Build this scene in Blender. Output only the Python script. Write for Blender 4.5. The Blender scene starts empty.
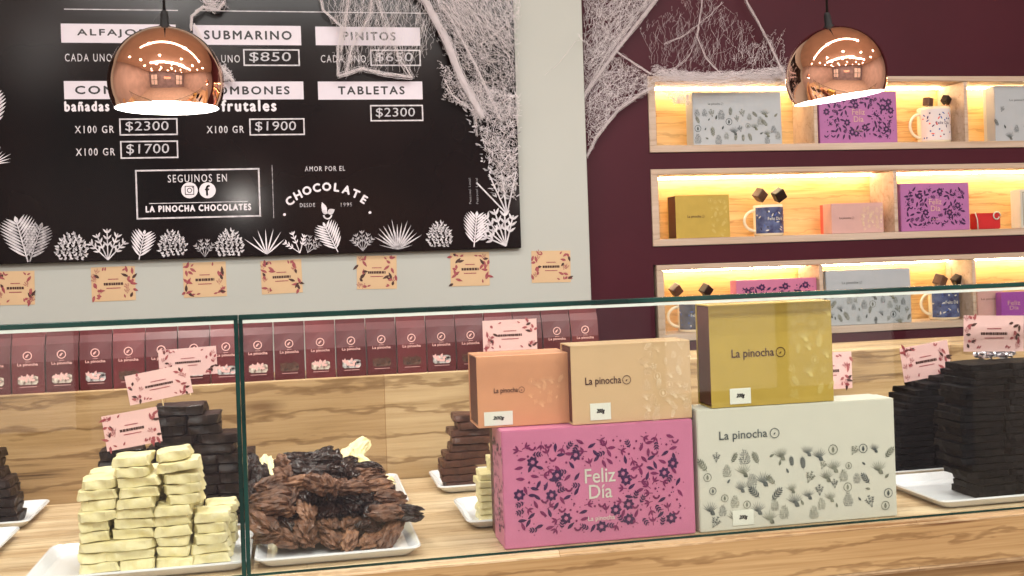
import bpy, bmesh, math, random
from mathutils import Vector, Matrix, noise
random.seed(7)
SC = bpy.context.scene
COL = SC.collection
PI = math.pi
# ------------------------------------------------------------------ camera
CZ = 1.377; FPX = 1080.0; YAW = math.radians(11.26); ROLL = 0.033
PX0, PY0 = 512.0, 256.0
Fw = Vector((math.sin(YAW), math.cos(YAW), 0)); Rw = Vector((math.cos(YAW), -math.sin(YAW), 0)); Uw = Vector((0, 0, 1))
Rc = Rw*math.cos(ROLL) - Uw*math.sin(ROLL)
Uc = Uw*math.cos(ROLL) + Rw*math.sin(ROLL)
cam = bpy.data.cameras.new('camera'); co = bpy.data.objects.new('camera', cam); COL.objects.link(co)
M = Matrix.Identity(4)
for i in range(3):
    M[i][0] = Rc[i]; M[i][1] = Uc[i]; M[i][2] = -Fw[i]
M[2][3] = CZ
co.matrix_world = M
cam.sensor_width = 36; cam.lens = FPX/1024*36; cam.shift_y = -32/1024.0
cam.clip_start = 0.05
SC.camera = co
def at(px, py, Y):
    "world point on the plane y=Y that is seen at a pixel"
    d = Fw + Rc*((px-PX0)/FPX) + Uc*((PY0-py)/FPX)
    t = Y/d.y
    return Vector((d.x*t, Y, CZ + d.z*t))
# ------------------------------------------------------------------ materials
def lin(c):
    c = c/255.0
    return c/12.92 if c <= 0.04045 else ((c+0.055)/1.055)**2.4
def L(c): return (lin(c[0]), lin(c[1]), lin(c[2]), 1)
def nodes(name):
    m = bpy.data.materials.new(name); m.use_nodes = True
    nt = m.node_tree; b = nt.nodes['Principled BSDF']
    return m, nt, b
def mat(name, c, rough=0.5, metal=0.0, var=0.06, scale=30, spec=0.5, bump=0.0, coat=0.0, c2=None):
    m, nt, b = nodes(name)
    tc = nt.nodes.new('ShaderNodeTexCoord'); nz = nt.nodes.new('ShaderNodeTexNoise')
    nz.inputs['Scale'].default_value = scale; nz.inputs['Detail'].default_value = 3
    nt.links.new(tc.outputs['Object'], nz.inputs['Vector'])
    r = nt.nodes.new('ShaderNodeValToRGB')
    a = L(c); z = L(c2) if c2 else tuple(min(1, v*(1+var)) for v in a[:3])+(1,)
    if not c2: a = tuple(v*(1-var) for v in a[:3])+(1,)
    r.color_ramp.elements[0].position = 0.35; r.color_ramp.elements[1].position = 0.65
    r.color_ramp.elements[0].color = a; r.color_ramp.elements[1].color = z
    nt.links.new(nz.outputs['Fac'], r.inputs['Fac']); nt.links.new(r.outputs['Color'], b.inputs['Base Color'])
    b.inputs['Roughness'].default_value = rough; b.inputs['Metallic'].default_value = metal
    b.inputs['Specular IOR Level'].default_value = spec; b.inputs['Coat Weight'].default_value = coat
    if bump:
        bp = nt.nodes.new('ShaderNodeBump'); bp.inputs['Strength'].default_value = bump; bp.inputs['Distance'].default_value = 0.003
        nt.links.new(nz.outputs['Fac'], bp.inputs['Height']); nt.links.new(bp.outputs['Normal'], b.inputs['Normal'])
    return m
def wood(name, c1, c2, c3, sx=1.2, sz=14, rough=0.45, plank=None, knots=True, spec=0.4, lines=None):
    "wood with grain along x; plank=(width,length) draws butcher block strips"
    m, nt, b = nodes(name); N = nt.nodes.new; K = nt.links.new
    tc = N('ShaderNodeTexCoord'); mp = N('ShaderNodeMapping'); mp.inputs['Scale'].default_value = (sx, sz, sz)
    K(tc.outputs['Object'], mp.inputs['Vector'])
    n1 = N('ShaderNodeTexNoise'); n1.inputs['Scale'].default_value = 1.6; n1.inputs['Detail'].default_value = 5; n1.inputs['Distortion'].default_value = 1.1
    K(mp.outputs[0], n1.inputs['Vector'])
    mp2 = N('ShaderNodeMapping'); mp2.inputs['Scale'].default_value = (sx*3, sz*9, sz*9); K(tc.outputs['Object'], mp2.inputs['Vector'])
    n2 = N('ShaderNodeTexNoise'); n2.inputs['Scale'].default_value = 2; n2.inputs['Detail'].default_value = 3; K(mp2.outputs[0], n2.inputs['Vector'])
    mx = N('ShaderNodeMix'); mx.data_type = 'FLOAT'; mx.inputs[0].default_value = 0.35
    K(n1.outputs['Fac'], mx.inputs[2]); K(n2.outputs['Fac'], mx.inputs[3])
    r = N('ShaderNodeValToRGB'); e = r.color_ramp.elements
    e[0].position = 0.34; e[0].color = L(c3); e[1].position = 0.64; e[1].color = L(c1)
    k = e.new(0.44); k.color = L(c2)
    K(mx.outputs[0], r.inputs['Fac']); colr = r.outputs['Color']
    if lines:
        ax, wsc, wst = lines
        mw = N('ShaderNodeMapping'); mw.inputs['Scale'].default_value = (.22, 1, 1); K(tc.outputs['Object'], mw.inputs['Vector'])
        wv = N('ShaderNodeTexWave'); wv.bands_direction = ax; wv.inputs['Scale'].default_value = wsc; wv.inputs['Distortion'].default_value = 4.0
        wv.inputs['Detail'].default_value = 3; wv.inputs['Detail Scale'].default_value = 6.0; wv.inputs['Detail Roughness'].default_value = .55
        K(mw.outputs[0], wv.inputs['Vector'])
        wr = N('ShaderNodeValToRGB'); we = wr.color_ramp.elements; we[0].position = 0.0; we[0].color = (.42, .33, .25, 1); we[1].position = .11; we[1].color = (1, 1, 1, 1)
        K(wv.outputs['Fac'], wr.inputs['Fac'])
        mm = N('ShaderNodeMix'); mm.data_type = 'RGBA'; mm.blend_type = 'MULTIPLY'; mm.inputs[0].default_value = wst
        K(colr, mm.inputs[6]); K(wr.outputs['Color'], mm.inputs[7]); colr = mm.outputs[2]
    if plank:
        br = N('ShaderNodeTexBrick'); br.offset = 0.37
        br.inputs['Scale'].default_value = 1; br.inputs['Brick Width'].default_value = plank[1]; br.inputs['Row Height'].default_value = plank[0]
        br.inputs['Mortar Size'].default_value = 0.0006
        br.inputs['Color1'].default_value = (1, 1, 1, 1); br.inputs['Color2'].default_value = (.72, .62, .52, 1); br.inputs['Mortar'].default_value = (.5, .36, .22, 1)
        K(tc.outputs['Object'], br.inputs['Vector'])
        mm = N('ShaderNodeMix'); mm.data_type = 'RGBA'; mm.blend_type = 'MULTIPLY'; mm.inputs[0].default_value = 0.8
        K(colr, mm.inputs[6]); K(br.outputs['Color'], mm.inputs[7]); colr = mm.outputs[2]
    if knots:
        mk = N('ShaderNodeMapping'); mk.inputs['Scale'].default_value = (2.3, 8, 8); K(tc.outputs['Object'], mk.inputs['Vector'])
        v = N('ShaderNodeTexVoronoi'); v.inputs['Scale'].default_value = 1.0; K(mk.outputs[0], v.inputs['Vector'])
        vr = N('ShaderNodeValToRGB'); ve = vr.color_ramp.elements
        ve[0].position = 0.03; ve[0].color = (.25, .14, .07, 1); ve[1].position = 0.11; ve[1].color = (1, 1, 1, 1)
        K(v.outputs['Distance'], vr.inputs['Fac'])
        mm = N('ShaderNodeMix'); mm.data_type = 'RGBA'; mm.blend_type = 'MULTIPLY'; mm.inputs[0].default_value = 0.7
        K(colr, mm.inputs[6]); K(vr.outputs['Color'], mm.inputs[7]); colr = mm.outputs[2]
    K(colr, b.inputs['Base Color']); b.inputs['Roughness'].default_value = rough; b.inputs['Specular IOR Level'].default_value = spec
    return m
def emit(name, c, s):
    m, nt, b = nodes(name)
    b.inputs['Base Color'].default_value = (1, 1, 1, 1)
    b.inputs['Emission Color'].default_value = c; b.inputs['Emission Strength'].default_value = s
    return m
def glass_mat(name, tint, refl=1.0):
    m = bpy.data.materials.new(name); m.use_nodes = True; nt = m.node_tree
    nt.nodes.remove(nt.nodes['Principled BSDF']); N = nt.nodes.new; out = nt.nodes['Material Output']
    t = N('ShaderNodeBsdfTransparent'); t.inputs[0].default_value = tint
    g = N('ShaderNodeBsdfGlossy'); g.inputs['Roughness'].default_value = 0.02
    f = N('ShaderNodeFresnel'); ge = N('ShaderNodeNewGeometry'); mr = N('ShaderNodeMapRange')
    mr.inputs['To Min'].default_value = 1.5; mr.inputs['To Max'].default_value = 1/1.5
    nt.links.new(ge.outputs['Backfacing'], mr.inputs['Value']); nt.links.new(mr.outputs[0], f.inputs[0])
    mu = N('ShaderNodeMath'); mu.operation = 'MULTIPLY'; mu.inputs[1].default_value = refl
    x = N('ShaderNodeMixShader'); nt.links.new(f.outputs[0], mu.inputs[0]); nt.links.new(mu.outputs[0], x.inputs[0])
    nt.links.new(t.outputs[0], x.inputs[1]); nt.links.new(g.outputs[0], x.inputs[2]); nt.links.new(x.outputs[0], out.inputs[0])
    return m
MT = dict(
 white_wall=mat('white_wall_paint', (183, 186, 179), .55, scale=2.5, var=.02),
 maroon_wall=mat('maroon_wall_paint', (70, 24, 36), .5, scale=3, var=.08, spec=.2),
 board=mat('board_gloss_black', (14, 10, 12), .17, c2=(30, 19, 19), scale=2, spec=.22),
 print_white=mat('print_white', (232, 226, 232), .4, var=.02),
 print_grey=mat('print_grey_white', (186, 180, 186), .4, c2=(226, 222, 226), scale=60),
 print_dim=mat('print_dim_white', (120, 116, 120), .4, c2=(196, 192, 196), scale=90),
 strip=mat('print_lilac_white', (222, 214, 224), .4, var=.02),
 ink=mat('black_ink', (30, 26, 30), .4),
 chalk=mat('chalk', (196, 194, 200), .9, var=.15, scale=200),
 backsplash=wood('golden_wood', (196, 170, 130), (172, 144, 104), (92, 68, 44), 1.3, 15, .4, plank=(.19, .36), lines=('Z', 7.0, .7)),
 shelf_in=wood('led_tinted_back_panel', (226, 194, 138), (208, 170, 112), (180, 136, 80), 1.4, 18, .5, knots=False, lines=('Z', 9.0, .35)),  # pale shelf wood with the warm LED light painted into its colour
 worktop=wood('butcher_block', (230, 212, 180), (206, 182, 146), (166, 136, 100), 1.6, 20, .35, plank=(.034, .5), lines=('Y', 13.0, .4)),
 apron=wood('counter_edge_wood', (184, 154, 110), (158, 126, 84), (102, 68, 40), 1.0, 19, .45, lines=('Z', 9.0, .6)),
 shelf=wood('pale_shelf_wood', (206, 186, 168), (192, 168, 146), (166, 140, 118), 1.4, 22, .5, knots=False),
 floor=mat('floor_tile', (190, 178, 165), .35, scale=4, var=.1),
 ceiling=mat('ceiling_copper_tone', (222, 200, 184), .7, scale=2, var=.05),
 front_wall=mat('far_wall_paint', (170, 166, 178), .7, scale=1.5, c2=(140, 136, 148)),
 side_wall=mat('side_wall_paint', (196, 184, 180), .7, scale=1.5, var=.1),
 edge=mat('green_glass_edge', (8, 34, 31), .2, c2=(18, 60, 54), scale=8),
 edge_reflection=mat('painted_rim_reflection', (196, 208, 200), .3, var=.05),  # pale colour of the painted reflection on the glass
 glass=glass_mat('clear_glass', (.955, .975, .965, 1)),
 copper=mat('polished_copper', (248, 196, 170), .05, metal=1, var=.02),
 liner=mat('lamp_white_enamel', (250, 248, 246), .5, var=.01),
 black=mat('black_plastic', (14, 13, 14), .6, spec=.2),
 plate=mat('white_porcelain', (232, 234, 238), .15, var=.015, coat=.3),
 pink=mat('pink_cardboard', (198, 118, 152), .42, var=.03),
 orchid=mat('orchid_cardboard', (174, 108, 162), .45, var=.03),
 navy=mat('dark_plum_ink', (62, 26, 74), .4, var=.1),
 plum=mat('berry_ink', (120, 34, 88), .4, var=.1),
 peach=mat('peach_cardboard', (210, 150, 112), .4, var=.03),
 cream=mat('sand_cardboard', (206, 174, 134), .4, var=.02),
 cream_hi=mat('pearl_varnish', (240, 220, 188), .25, c2=(226, 196, 156), scale=50),
 peach_hi=mat('peach_varnish', (236, 184, 144), .25, var=.05),
 gold=mat('gold_cardboard', (194, 166, 78), .3, metal=.25, var=.04),
 gold_hi=mat('gold_varnish', (222, 200, 120), .25, metal=.1, var=.05),
 boxbrown=mat('brown_cardboard', (86, 38, 30), .5, var=.08),
 boxwhite=mat('ivory_cardboard', (206, 205, 192), .45, var=.015),
 boxgrey=mat('cool_grey_cardboard', (176, 182, 186), .45, var=.02),
 botan=mat('grey_green_ink', (92, 96, 84), .5, c2=(140, 142, 126), scale=120),
 botan_dk=mat('slate_ink', (66, 74, 76), .5, c2=(104, 110, 108), scale=120),
 brown_ink=mat('brown_ink', (70, 36, 30), .5, var=.1),
 sticker=mat('white_sticker', (226, 228, 216), .35, var=.01),
 tag_gold=mat('apricot_paper', (212, 180, 140), .55, var=.02),
 tag_pink=mat('rose_paper', (230, 190, 186), .5, var=.02),
 berry=mat('tag_berry_ink', (146, 58, 70), .5, c2=(170, 88, 88), scale=150),
 bag=mat('maroon_bag_film', (90, 32, 36), .35, c2=(78, 28, 32), scale=14),
 bag2=mat('maroon_bag_film_light', (104, 40, 43), .35, c2=(90, 34, 38), scale=14),
 bagprint=mat('bag_pale_print', (226, 178, 172), .4, var=.05),
 bagwin=mat('bag_window_white_bits', (236, 226, 210), .3, c2=(90, 60, 50), scale=120),
 bagwin2=mat('bag_window_dark_bits', (40, 24, 22), .3, c2=(110, 84, 70), scale=150),
 bagwin3=mat('bag_window_grey_bits', (230, 226, 224), .2, c2=(36, 26, 30), scale=110),
 white_choc=mat('white_chocolate', (228, 215, 160), .5, c2=(238, 228, 184), scale=70, bump=.5),
 dark_choc=mat('dark_chocolate', (24, 15, 12), .42, c2=(42, 27, 21), spec=.3, scale=60, bump=.5),
 milk_choc=mat('milk_chocolate', (70, 42, 32), .42, c2=(90, 56, 42), scale=60, bump=.5),
 black_choc=mat('near_black_chocolate', (7, 7, 8), .6, c2=(13, 12, 14), spec=.12, scale=60, bump=.5),
 bark_milk=mat('milk_bark', (120, 82, 60), .5, c2=(70, 44, 31), scale=90, bump=.8),
 bark_light=mat('pale_milk_bark', (150, 108, 80), .5, c2=(98, 64, 46), scale=90, bump=.8),
 bark_dark=mat('dark_bark', (28, 16, 14), .28, c2=(46, 27, 21), scale=90, bump=.8),
 foil=mat('silver_foil', (214, 214, 222), .22, metal=.9, var=.1, scale=90),
 mug_cream=mat('mug_cream_glaze', (240, 228, 200), .15, var=.02),
 mug_white=mat('mug_pale_print', (226, 216, 214), .2, var=.03),
 mug_blue=mat('mug_blue_print', (58, 62, 98), .2, c2=(96, 110, 150), scale=40),
 mug_dark=mat('mug_dark_print', (66, 66, 76), .2, c2=(104, 104, 116), scale=40),
 blue=mat('blue_ink', (50, 80, 150), .3, var=.1),
 red=mat('red_plastic', (196, 32, 36), .3, var=.05),
 coral=mat('coral_cardboard', (226, 84, 70), .45, var=.04),
 mauve=mat('dusty_mauve_cardboard', (206, 164, 156), .45, var=.03),
 purple=mat('purple_cardboard', (150, 60, 160), .4, var=.05),
 stick=mat('birch_stick', (222, 196, 150), .6, var=.05),
 web=mat('cobweb_fibre', (236, 228, 230), .8, var=.03),
)
LED = emit('warm_led', (1, .76, .45, 1), 42)
BULB = emit('lamp_bulb_glow', (1, .95, .9, 1), 25)
SPOTM = emit('ceiling_spot_glow', (1, .85, .68, 1), 22)
WINM = emit('street_window_glow', (.8, .86, 1, 1), .15)
SIGNM = emit('orange_sign_glow', (1, .36, .14, 1), 2.0)
# ------------------------------------------------------------------ object helpers
def link(o, parent=None, loc=None, rot=None):
    COL.objects.link(o)
    if parent: o.parent = parent
    if loc is not None: o.location = loc
    if rot is not None: o.rotation_euler = rot
    return o
def mesh_from(bm, name, mats, smooth=False):
    me = bpy.data.meshes.new(name); bm.normal_update(); bm.to_mesh(me); bm.free()
    for m in (mats if isinstance(mats, (list, tuple)) else [mats]): me.materials.append(m)
    if smooth:
        for p in me.polygons: p.use_smooth = True
    return me
def obj(name, bm, mats, parent=None, loc=None, rot=None, smooth=False):
    return link(bpy.data.objects.new(name, mesh_from(bm, name, mats, smooth)), parent, loc, rot)
def inst(name, me, parent=None, loc=None, rot=None):
    return link(bpy.data.objects.new(name, me), parent, loc, rot)
def tag(o, label, cat, group=None, kind=None):
    o['label'] = label; o['category'] = cat
    if group: o['group'] = group
    if kind: o['kind'] = kind
    return o
def thing(name, label, cat, loc=(0, 0, 0), rot=(0, 0, 0), group=None):
    return tag(link(bpy.data.objects.new(name, None), None, loc, rot), label, cat, group)
def struct(name, bm, m):
    o = obj(name, bm, m); o['kind'] = 'structure'; return o
def copy_tree(o, parent=None):
    c = o.copy(); COL.objects.link(c)
    if parent: c.parent = parent
    for ch in list(o.children): copy_tree(ch, c)
    return c
def bx(bm, x0, x1, y0, y1, z0, z1, bev=0.0, mi=0, seg=1):
    r = bmesh.ops.create_cube(bm, size=1.0)
    vs = r['verts']
    for v in vs:
        v.co = Vector(((x0+x1)/2+v.co.x*(x1-x0), (y0+y1)/2+v.co.y*(y1-y0), (z0+z1)/2+v.co.z*(z1-z0)))
    fs = set(f for v in vs for f in v.link_faces)
    for f in fs: f.material_index = mi
    if bev:
        es = list(set(e for v in vs for e in v.link_edges))
        bmesh.ops.bevel(bm, geom=es, offset=bev, segments=seg, affect='EDGES')
    return bm
def BX(*a, **k): return bx(bmesh.new(), *a, **k)
def lathe(bm, prof, n=48, mi=0, cx=0, cy=0):
    rings = []
    for (r, z) in prof:
        rings.append([bm.verts.new((cx+r*math.cos(2*PI*i/n), cy+r*math.sin(2*PI*i/n), z)) for i in range(n)])
    for a, b in zip(rings, rings[1:]):
        for i in range(n):
            f = bm.faces.new((a[i], a[(i+1) % n], b[(i+1) % n], b[i])); f.material_index = mi
    return bm
def tube(bm, pts, r, n=6, mi=0, cap=True, up=None):
    pts = [Vector(p) for p in pts]; rings = []
    for i, p in enumerate(pts):
        t = (pts[min(i+1, len(pts)-1)]-pts[max(i-1, 0)])
        if t.length < 1e-9: t = Vector((0, 0, 1))
        t.normalize(); a = t.cross(Vector((0, 1, 0)))
        if a.length < 1e-3: a = t.cross(Vector((1, 0, 0)))
        a.normalize(); b = t.cross(a)
        rr = r[i] if isinstance(r, (list, tuple)) else r
        rings.append([bm.verts.new(p+a*rr*math.cos(2*PI*k/n)+b*rr*math.sin(2*PI*k/n)) for k in range(n)])
    for a, b in zip(rings, rings[1:]):
        for k in range(n): bm.faces.new((a[k], a[(k+1) % n], b[(k+1) % n], b[k])).material_index = mi
    if cap:
        bm.faces.new(rings[0][::-1]).material_index = mi; bm.faces.new(rings[-1]).material_index = mi
    return bm
# ------------------------------------------------------------------ text and flat prints
_tc = {}
SPACE = 1.0
def text_geo(s, bold=0.0, shear=0.0):
    k = (s, bold, shear, SPACE)
    if k in _tc: return _tc[k]
    cu = bpy.data.curves.new('t', 'FONT'); cu.body = s; cu.size = 1; cu.offset = bold; cu.shear = shear; cu.space_character = SPACE; cu.resolution_u = 3; cu.fill_mode = 'FRONT'
    o = bpy.data.objects.new('t', cu); COL.objects.link(o)
    bpy.context.view_layer.update()
    me = o.to_mesh()
    vs = [(v.co.x, v.co.y) for v in me.vertices]; fs = [tuple(p.vertices) for p in me.polygons]
    o.to_mesh_clear(); bpy.data.objects.remove(o); bpy.data.curves.remove(cu)
    x0 = min(v[0] for v in vs); x1 = max(v[0] for v in vs); y0 = min(v[1] for v in vs); y1 = max(v[1] for v in vs)
    vs = [(x-(x0+x1)/2, y-y0) for x, y in vs]
    _tc[k] = (vs, fs, x1-x0, y1-y0); return _tc[k]
class Print:
    "flat ink on a vertical face, u to the right and v up; drawn just in front of local y=0"
    def __init__(s): s.v = []; s.f = []; s.m = []
    def poly(s, pts, m=0, d=0.0):
        b = len(s.v); d += (len(s.f) % 60)*5e-6; s.v += [(p[0], -d, p[1]) for p in pts]; s.f.append(tuple(range(b, b+len(pts)))); s.m.append(m)
    def rect(s, u0, u1, v0, v1, m=0, d=0.0): s.poly([(u0, v0), (u1, v0), (u1, v1), (u0, v1)], m, d)
    def line(s, a, b, w, m=0, d=0.0):
        ax, ay = a; bx_, by = b; l = math.hypot(bx_-ax, by-ay) or 1e-9; nx, ny = -(by-ay)/l*w/2, (bx_-ax)/l*w/2
        s.poly([(ax-nx, ay-ny), (bx_-nx, by-ny), (bx_+nx, by+ny), (ax+nx, ay+ny)], m, d)
    def frame(s, u0, u1, v0, v1, w, m=0, d=0.0):
        s.rect(u0, u1, v0, v0+w, m, d); s.rect(u0, u1, v1-w, v1, m, d); s.rect(u0, u0+w, v0+w, v1-w, m, d); s.rect(u1-w, u1, v0+w, v1-w, m, d)
    def disc(s, u, v, r, m=0, n=14, d=0.0): s.poly([(u+r*math.cos(2*PI*i/n), v+r*math.sin(2*PI*i/n)) for i in range(n)], m, d)
    def ring(s, u, v, r, w, m=0, n=24, a0=0, a1=2*PI, d=0.0):
        for i in range(n):
            a, b = a0+(a1-a0)*i/n, a0+(a1-a0)*(i+1)/n
            s.poly([(u+r*math.cos(a), v+r*math.sin(a)), (u+r*math.cos(b), v+r*math.sin(b)), (u+(r-w)*math.cos(b), v+(r-w)*math.sin(b)), (u+(r-w)*math.cos(a), v+(r-w)*math.sin(a))], m, d)
    def leaf(s, u, v, l, w, a, m=0, d=0.0, n=5):
        ca, sa = math.cos(a), math.sin(a); pts = []
        prof = [(i/n, math.sin(PI*(i/n)**0.8)) for i in range(n+1)]
        for t, h in prof: pts.append((t*l, h*w/2))
        for t, h in prof[::-1][1:-1]: pts.append((t*l, -h*w/2))
        s.poly([(u+x*ca-y*sa, v+x*sa+y*ca) for x, y in pts], m, d)
    def text(s, t, u, v, w=None, h=None, m=0, bold=0.0, shear=0.0, rot=0.0, d=0.0):
        vs, fs, tw, th = text_geo(t, 0.0, shear)
        sx = (w/tw) if w else h/th; sy = (h/th) if h else sx
        if bold:
            for k, (dx, dy) in enumerate(((1, 0), (-1, 0), (0, 1), (0, -1))):
                e = bold*sy*.9; s.text(t, u+dx*e, v+dy*e, w, h, m, 0, shear, rot, d+(k+1)*1.2e-5)
        b = len(s.v); c, q = math.cos(rot), math.sin(rot)
        for x, y in vs:
            X, Y = x*sx, y*sy; s.v.append((u+X*c-Y*q, -d, v+X*q+Y*c))
        for f in fs: s.f.append(tuple(i+b for i in f)); s.m.append(m)
    def fern(s, u, v, h, w, a, m=0, n=7, stemw=None):
        ca, sa = math.cos(a), math.sin(a)
        s.line((u, v), (u+h*ca, v+h*sa), stemw or h*.03, m)
        for i in range(n):
            t = .12+.8*i/n; l = w*.5*math.sin(PI*(t*.75+.2))
            for sg in (1, -1): s.leaf(u+t*h*ca, v+t*h*sa, l*1.25, h/n*.5, a+sg*0.8, m)
        s.leaf(u+.88*h*ca, v+.88*h*sa, h*.16, h*.09, a, m)
    def cone(s, u, v, h, w, m=0, rows=6, a=0.0):
        ca, sa = math.cos(a), math.sin(a); rows += 2
        for r in range(rows):
            t = (r+.2)/rows; ww = w*(math.sin(PI*(.2+.75*t))**.8)*(1.05-.35*t); k = max(2, int(round(ww/w*7)))
            for i in range(k):
                x = (-.5+(i+.5)/k)*ww+(.02*w if r % 2 else -.02*w); y = t*h; x2, y2 = x*ca-y*sa, x*sa+y*ca
                an = PI/2+a-x/w*2.6+random.uniform(-.3, .3)
                s.leaf(u+x2, v+y2, h/rows*random.uniform(1.0, 1.5), w/19, an, m)
                s.leaf(u+x2, v+y2, h/rows*.8, w/24, an+random.choice((-1, 1))*1.1, m)
    def sprig(s, u, v, h, a, m=0, n=5, sp=.5):
        for i in range(n):
            b = a+(i-(n-1)/2)*sp/(n-1)*2 if n > 1 else a
            l = h*(1-.25*abs(i-(n-1)/2)/(n/2)); s.line((u, v), (u+l*math.cos(b), v+l*math.sin(b)), h*.035, m)
            for j in range(3):
                t = .45+.2*j
                for sg in (1, -1): s.leaf(u+t*l*math.cos(b), v+t*l*math.sin(b), h*.2, h*.06, b+sg*.7, m)
    def needles(s, u, v, h, a, m=0, n=13, sp=1.1):
        for i in range(n):
            b = a+(i-(n-1)/2)*sp/(n-1)*2; l = h*random.uniform(.8, 1.05); s.leaf(u, v, l, h*.055, b, m)
    def flower(s, u, v, r, m=0, mc=None, n=7):
        for i in range(n):
            b = 2*PI*i/n; s.leaf(u+r*.25*math.cos(b), v+r*.25*math.sin(b), r*.75, r*.62, b, m)
        if mc is not None: s.disc(u, v, r*.24, mc, 8, d=.0003)
    def mesh(s, name, mats):
        me = bpy.data.meshes.new(name); me.from_pydata(s.v, [], s.f)
        for m in mats: me.materials.append(m)
        for p, k in zip(me.polygons, s.m): p.material_index = k
        me.update(); return me
    def build(s, name, mats, parent, y=-0.0005, loc=None, rot=None):
        return inst(name, s.mesh(name, mats), parent, loc if loc is not None else (0, y, 0), rot)
def ordn(n): return ['', 'first', 'second', 'third', 'fourth', 'fifth', 'sixth', 'seventh', 'eighth', 'ninth', 'tenth', 'eleventh', 'twelfth', 'thirteenth', 'fourteenth', 'fifteenth', 'sixteenth', 'seventeenth', 'eighteenth', 'nineteenth', 'twentieth', 'twenty-first', 'twenty-second', 'twenty-third', 'twenty-fourth'][n]
# ------------------------------------------------------------------ the room
YW = 3.0; YP = 2.93     # maroon wall plane, white wall plane
YG = 1.345              # outer face of the display glass
bm = bmesh.new()
XL, XR = -2.6, 4.0
R1 = (1.663, 1.887); R2 = (1.390, 1.616); R3 = (1.112, 1.337); XS = 1.015; XE = 2.9
g = 0.0
bx(bm, XL, XS, YW, YW+.3, 0, 2.9)
for z0, z1 in ((0, R3[0]), (R3[1], R2[0]), (R2[1], R1[0]), (R1[1], 2.9)): bx(bm, XS, XE, YW, YW+.3, z0, z1)
bx(bm, XE, XR, YW, YW+.3, 0, 2.9)
struct('wall_back', bm, MT['maroon_wall'])
xwr = at(586.5, 150, YP).x
struct('wall_back_left', BX(XL, xwr, YP, YW-.001, 0, 2.9, bev=.002), MT['white_wall'])
struct('floor', BX(XL, XR, -3.2, 3.3, -.1, 0), MT['floor'])
struct('ceiling', BX(XL, XR, -3.2, 3.3, 2.9, 3.0), MT['ceiling'])
struct('wall_left', BX(XL-.1, XL, -3.2, 3.3, 0, 2.9), MT['side_wall'])
struct('wall_right', BX(XR, XR+.1, -3.2, 3.3, 0, 2.9), MT['side_wall'])
struct('wall_front', BX(XL, XR, -3.3, -3.2, 0, 2.9), MT['front_wall'])
# shop front windows behind the viewer
for i, (x0, x1) in enumerate(((-2.3, -1.1), (2.0, 3.5))):
    wn = link(bpy.data.objects.new('window_%d' % (i+1), None), None, ((x0+x1)/2, -3.2, .5)); wn['kind'] = 'structure'
    w = (x1-x0)/2
    b = bmesh.new()
    for k in (-w, 0, w): bx(b, k-.03, k+.03, .0, .06, 0, 1.9)
    for z in (0, .9, 1.84): bx(b, -w, w, 0, .05, z, z+.06)
    obj('window_frame', b, MT['black'], wn); obj('window_pane', BX(-w, w, .005, .02, .03, 1.85), WINM, wn)
sg = thing('wall_sign', 'glowing orange slatted sign on the wall across the shop', 'sign', (.5, -3.19, 1.6))
b = bmesh.new()
for k in range(3): bx(b, -.5, .5, 0, .04, k*.13, k*.13+.06)
obj('sign_slat', b, SIGNM, sg)
# ceiling spots
spot_me = lathe(bmesh.new(), [(.001, 0), (.05, 0), (.05, .012), (.075, .012), (.078, .03)], 20); spot_me = mesh_from(spot_me, 'trim_ring', MT['black'])
glow_me = mesh_from(lathe(bmesh.new(), [(.0005, -.004), (.048, -.004)], 20), 'spot_lens', SPOTM)
SPOTW = 7.0
k = 0
for j, y in enumerate((-2.4, -1.4, -.4, .6, 1.5)):
    for i in range(5):
        x = -1.8+i*1.15+(.3 if j % 2 else 0)
        t = thing('ceiling_spotlight', 'round recessed spotlight, %s from the left in ceiling row %s from the shop front' % (ordn(i+1), ordn(j+1)), 'ceiling light', (x, y, 2.872), (0, 0, 0), 'ceiling spotlights')
        inst('trim_ring', spot_me, t); inst('spot_lens', glow_me, t)
        l = bpy.data.lights.new('spot_lamp', 'AREA'); l.shape = 'DISK'; l.size = .09; l.energy = SPOTW; l.color = (1, .96, .91)
        o = bpy.data.objects.new('spot_lamp', l); COL.objects.link(o); o.location = (x, y, 2.86)
# ------------------------------------------------------------------ lights
def area(name, loc, rot, sx, sy, e, c=(1, .975, .94)):
    l = bpy.data.lights.new(name, 'AREA'); l.shape = 'RECTANGLE'; l.size = sx; l.size_y = sy; l.energy = e; l.color = c
    o = bpy.data.objects.new(name, l); COL.objects.link(o); o.location = loc; o.rotation_euler = rot; return o
area('added_fill_light', (.2, -.1, 2.84), (math.radians(28), 0, 0), 2.6, .14, 34)  # added fill lights, slim strips below the ceiling without any fixture
area('added_fill_light.001', (1.9, -.3, 2.84), (math.radians(28), 0, 0), 1.6, .14, 18)
area('added_fill_light.002', (.3, 1.5, 2.84), (0, 0, 0), 2.6, .1, 8)
wd = bpy.data.worlds.new('world'); SC.world = wd; wd.use_nodes = True
wd.node_tree.nodes['Background'].inputs[0].default_value = (.5, .48, .46, 1); wd.node_tree.nodes['Background'].inputs[1].default_value = .3
SC.view_settings.view_transform = 'Standard'; SC.view_settings.look = 'None'; SC.view_settings.gamma = 1; SC.view_settings.exposure = -0.08
SC.view_settings.use_curve_mapping = False
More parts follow.
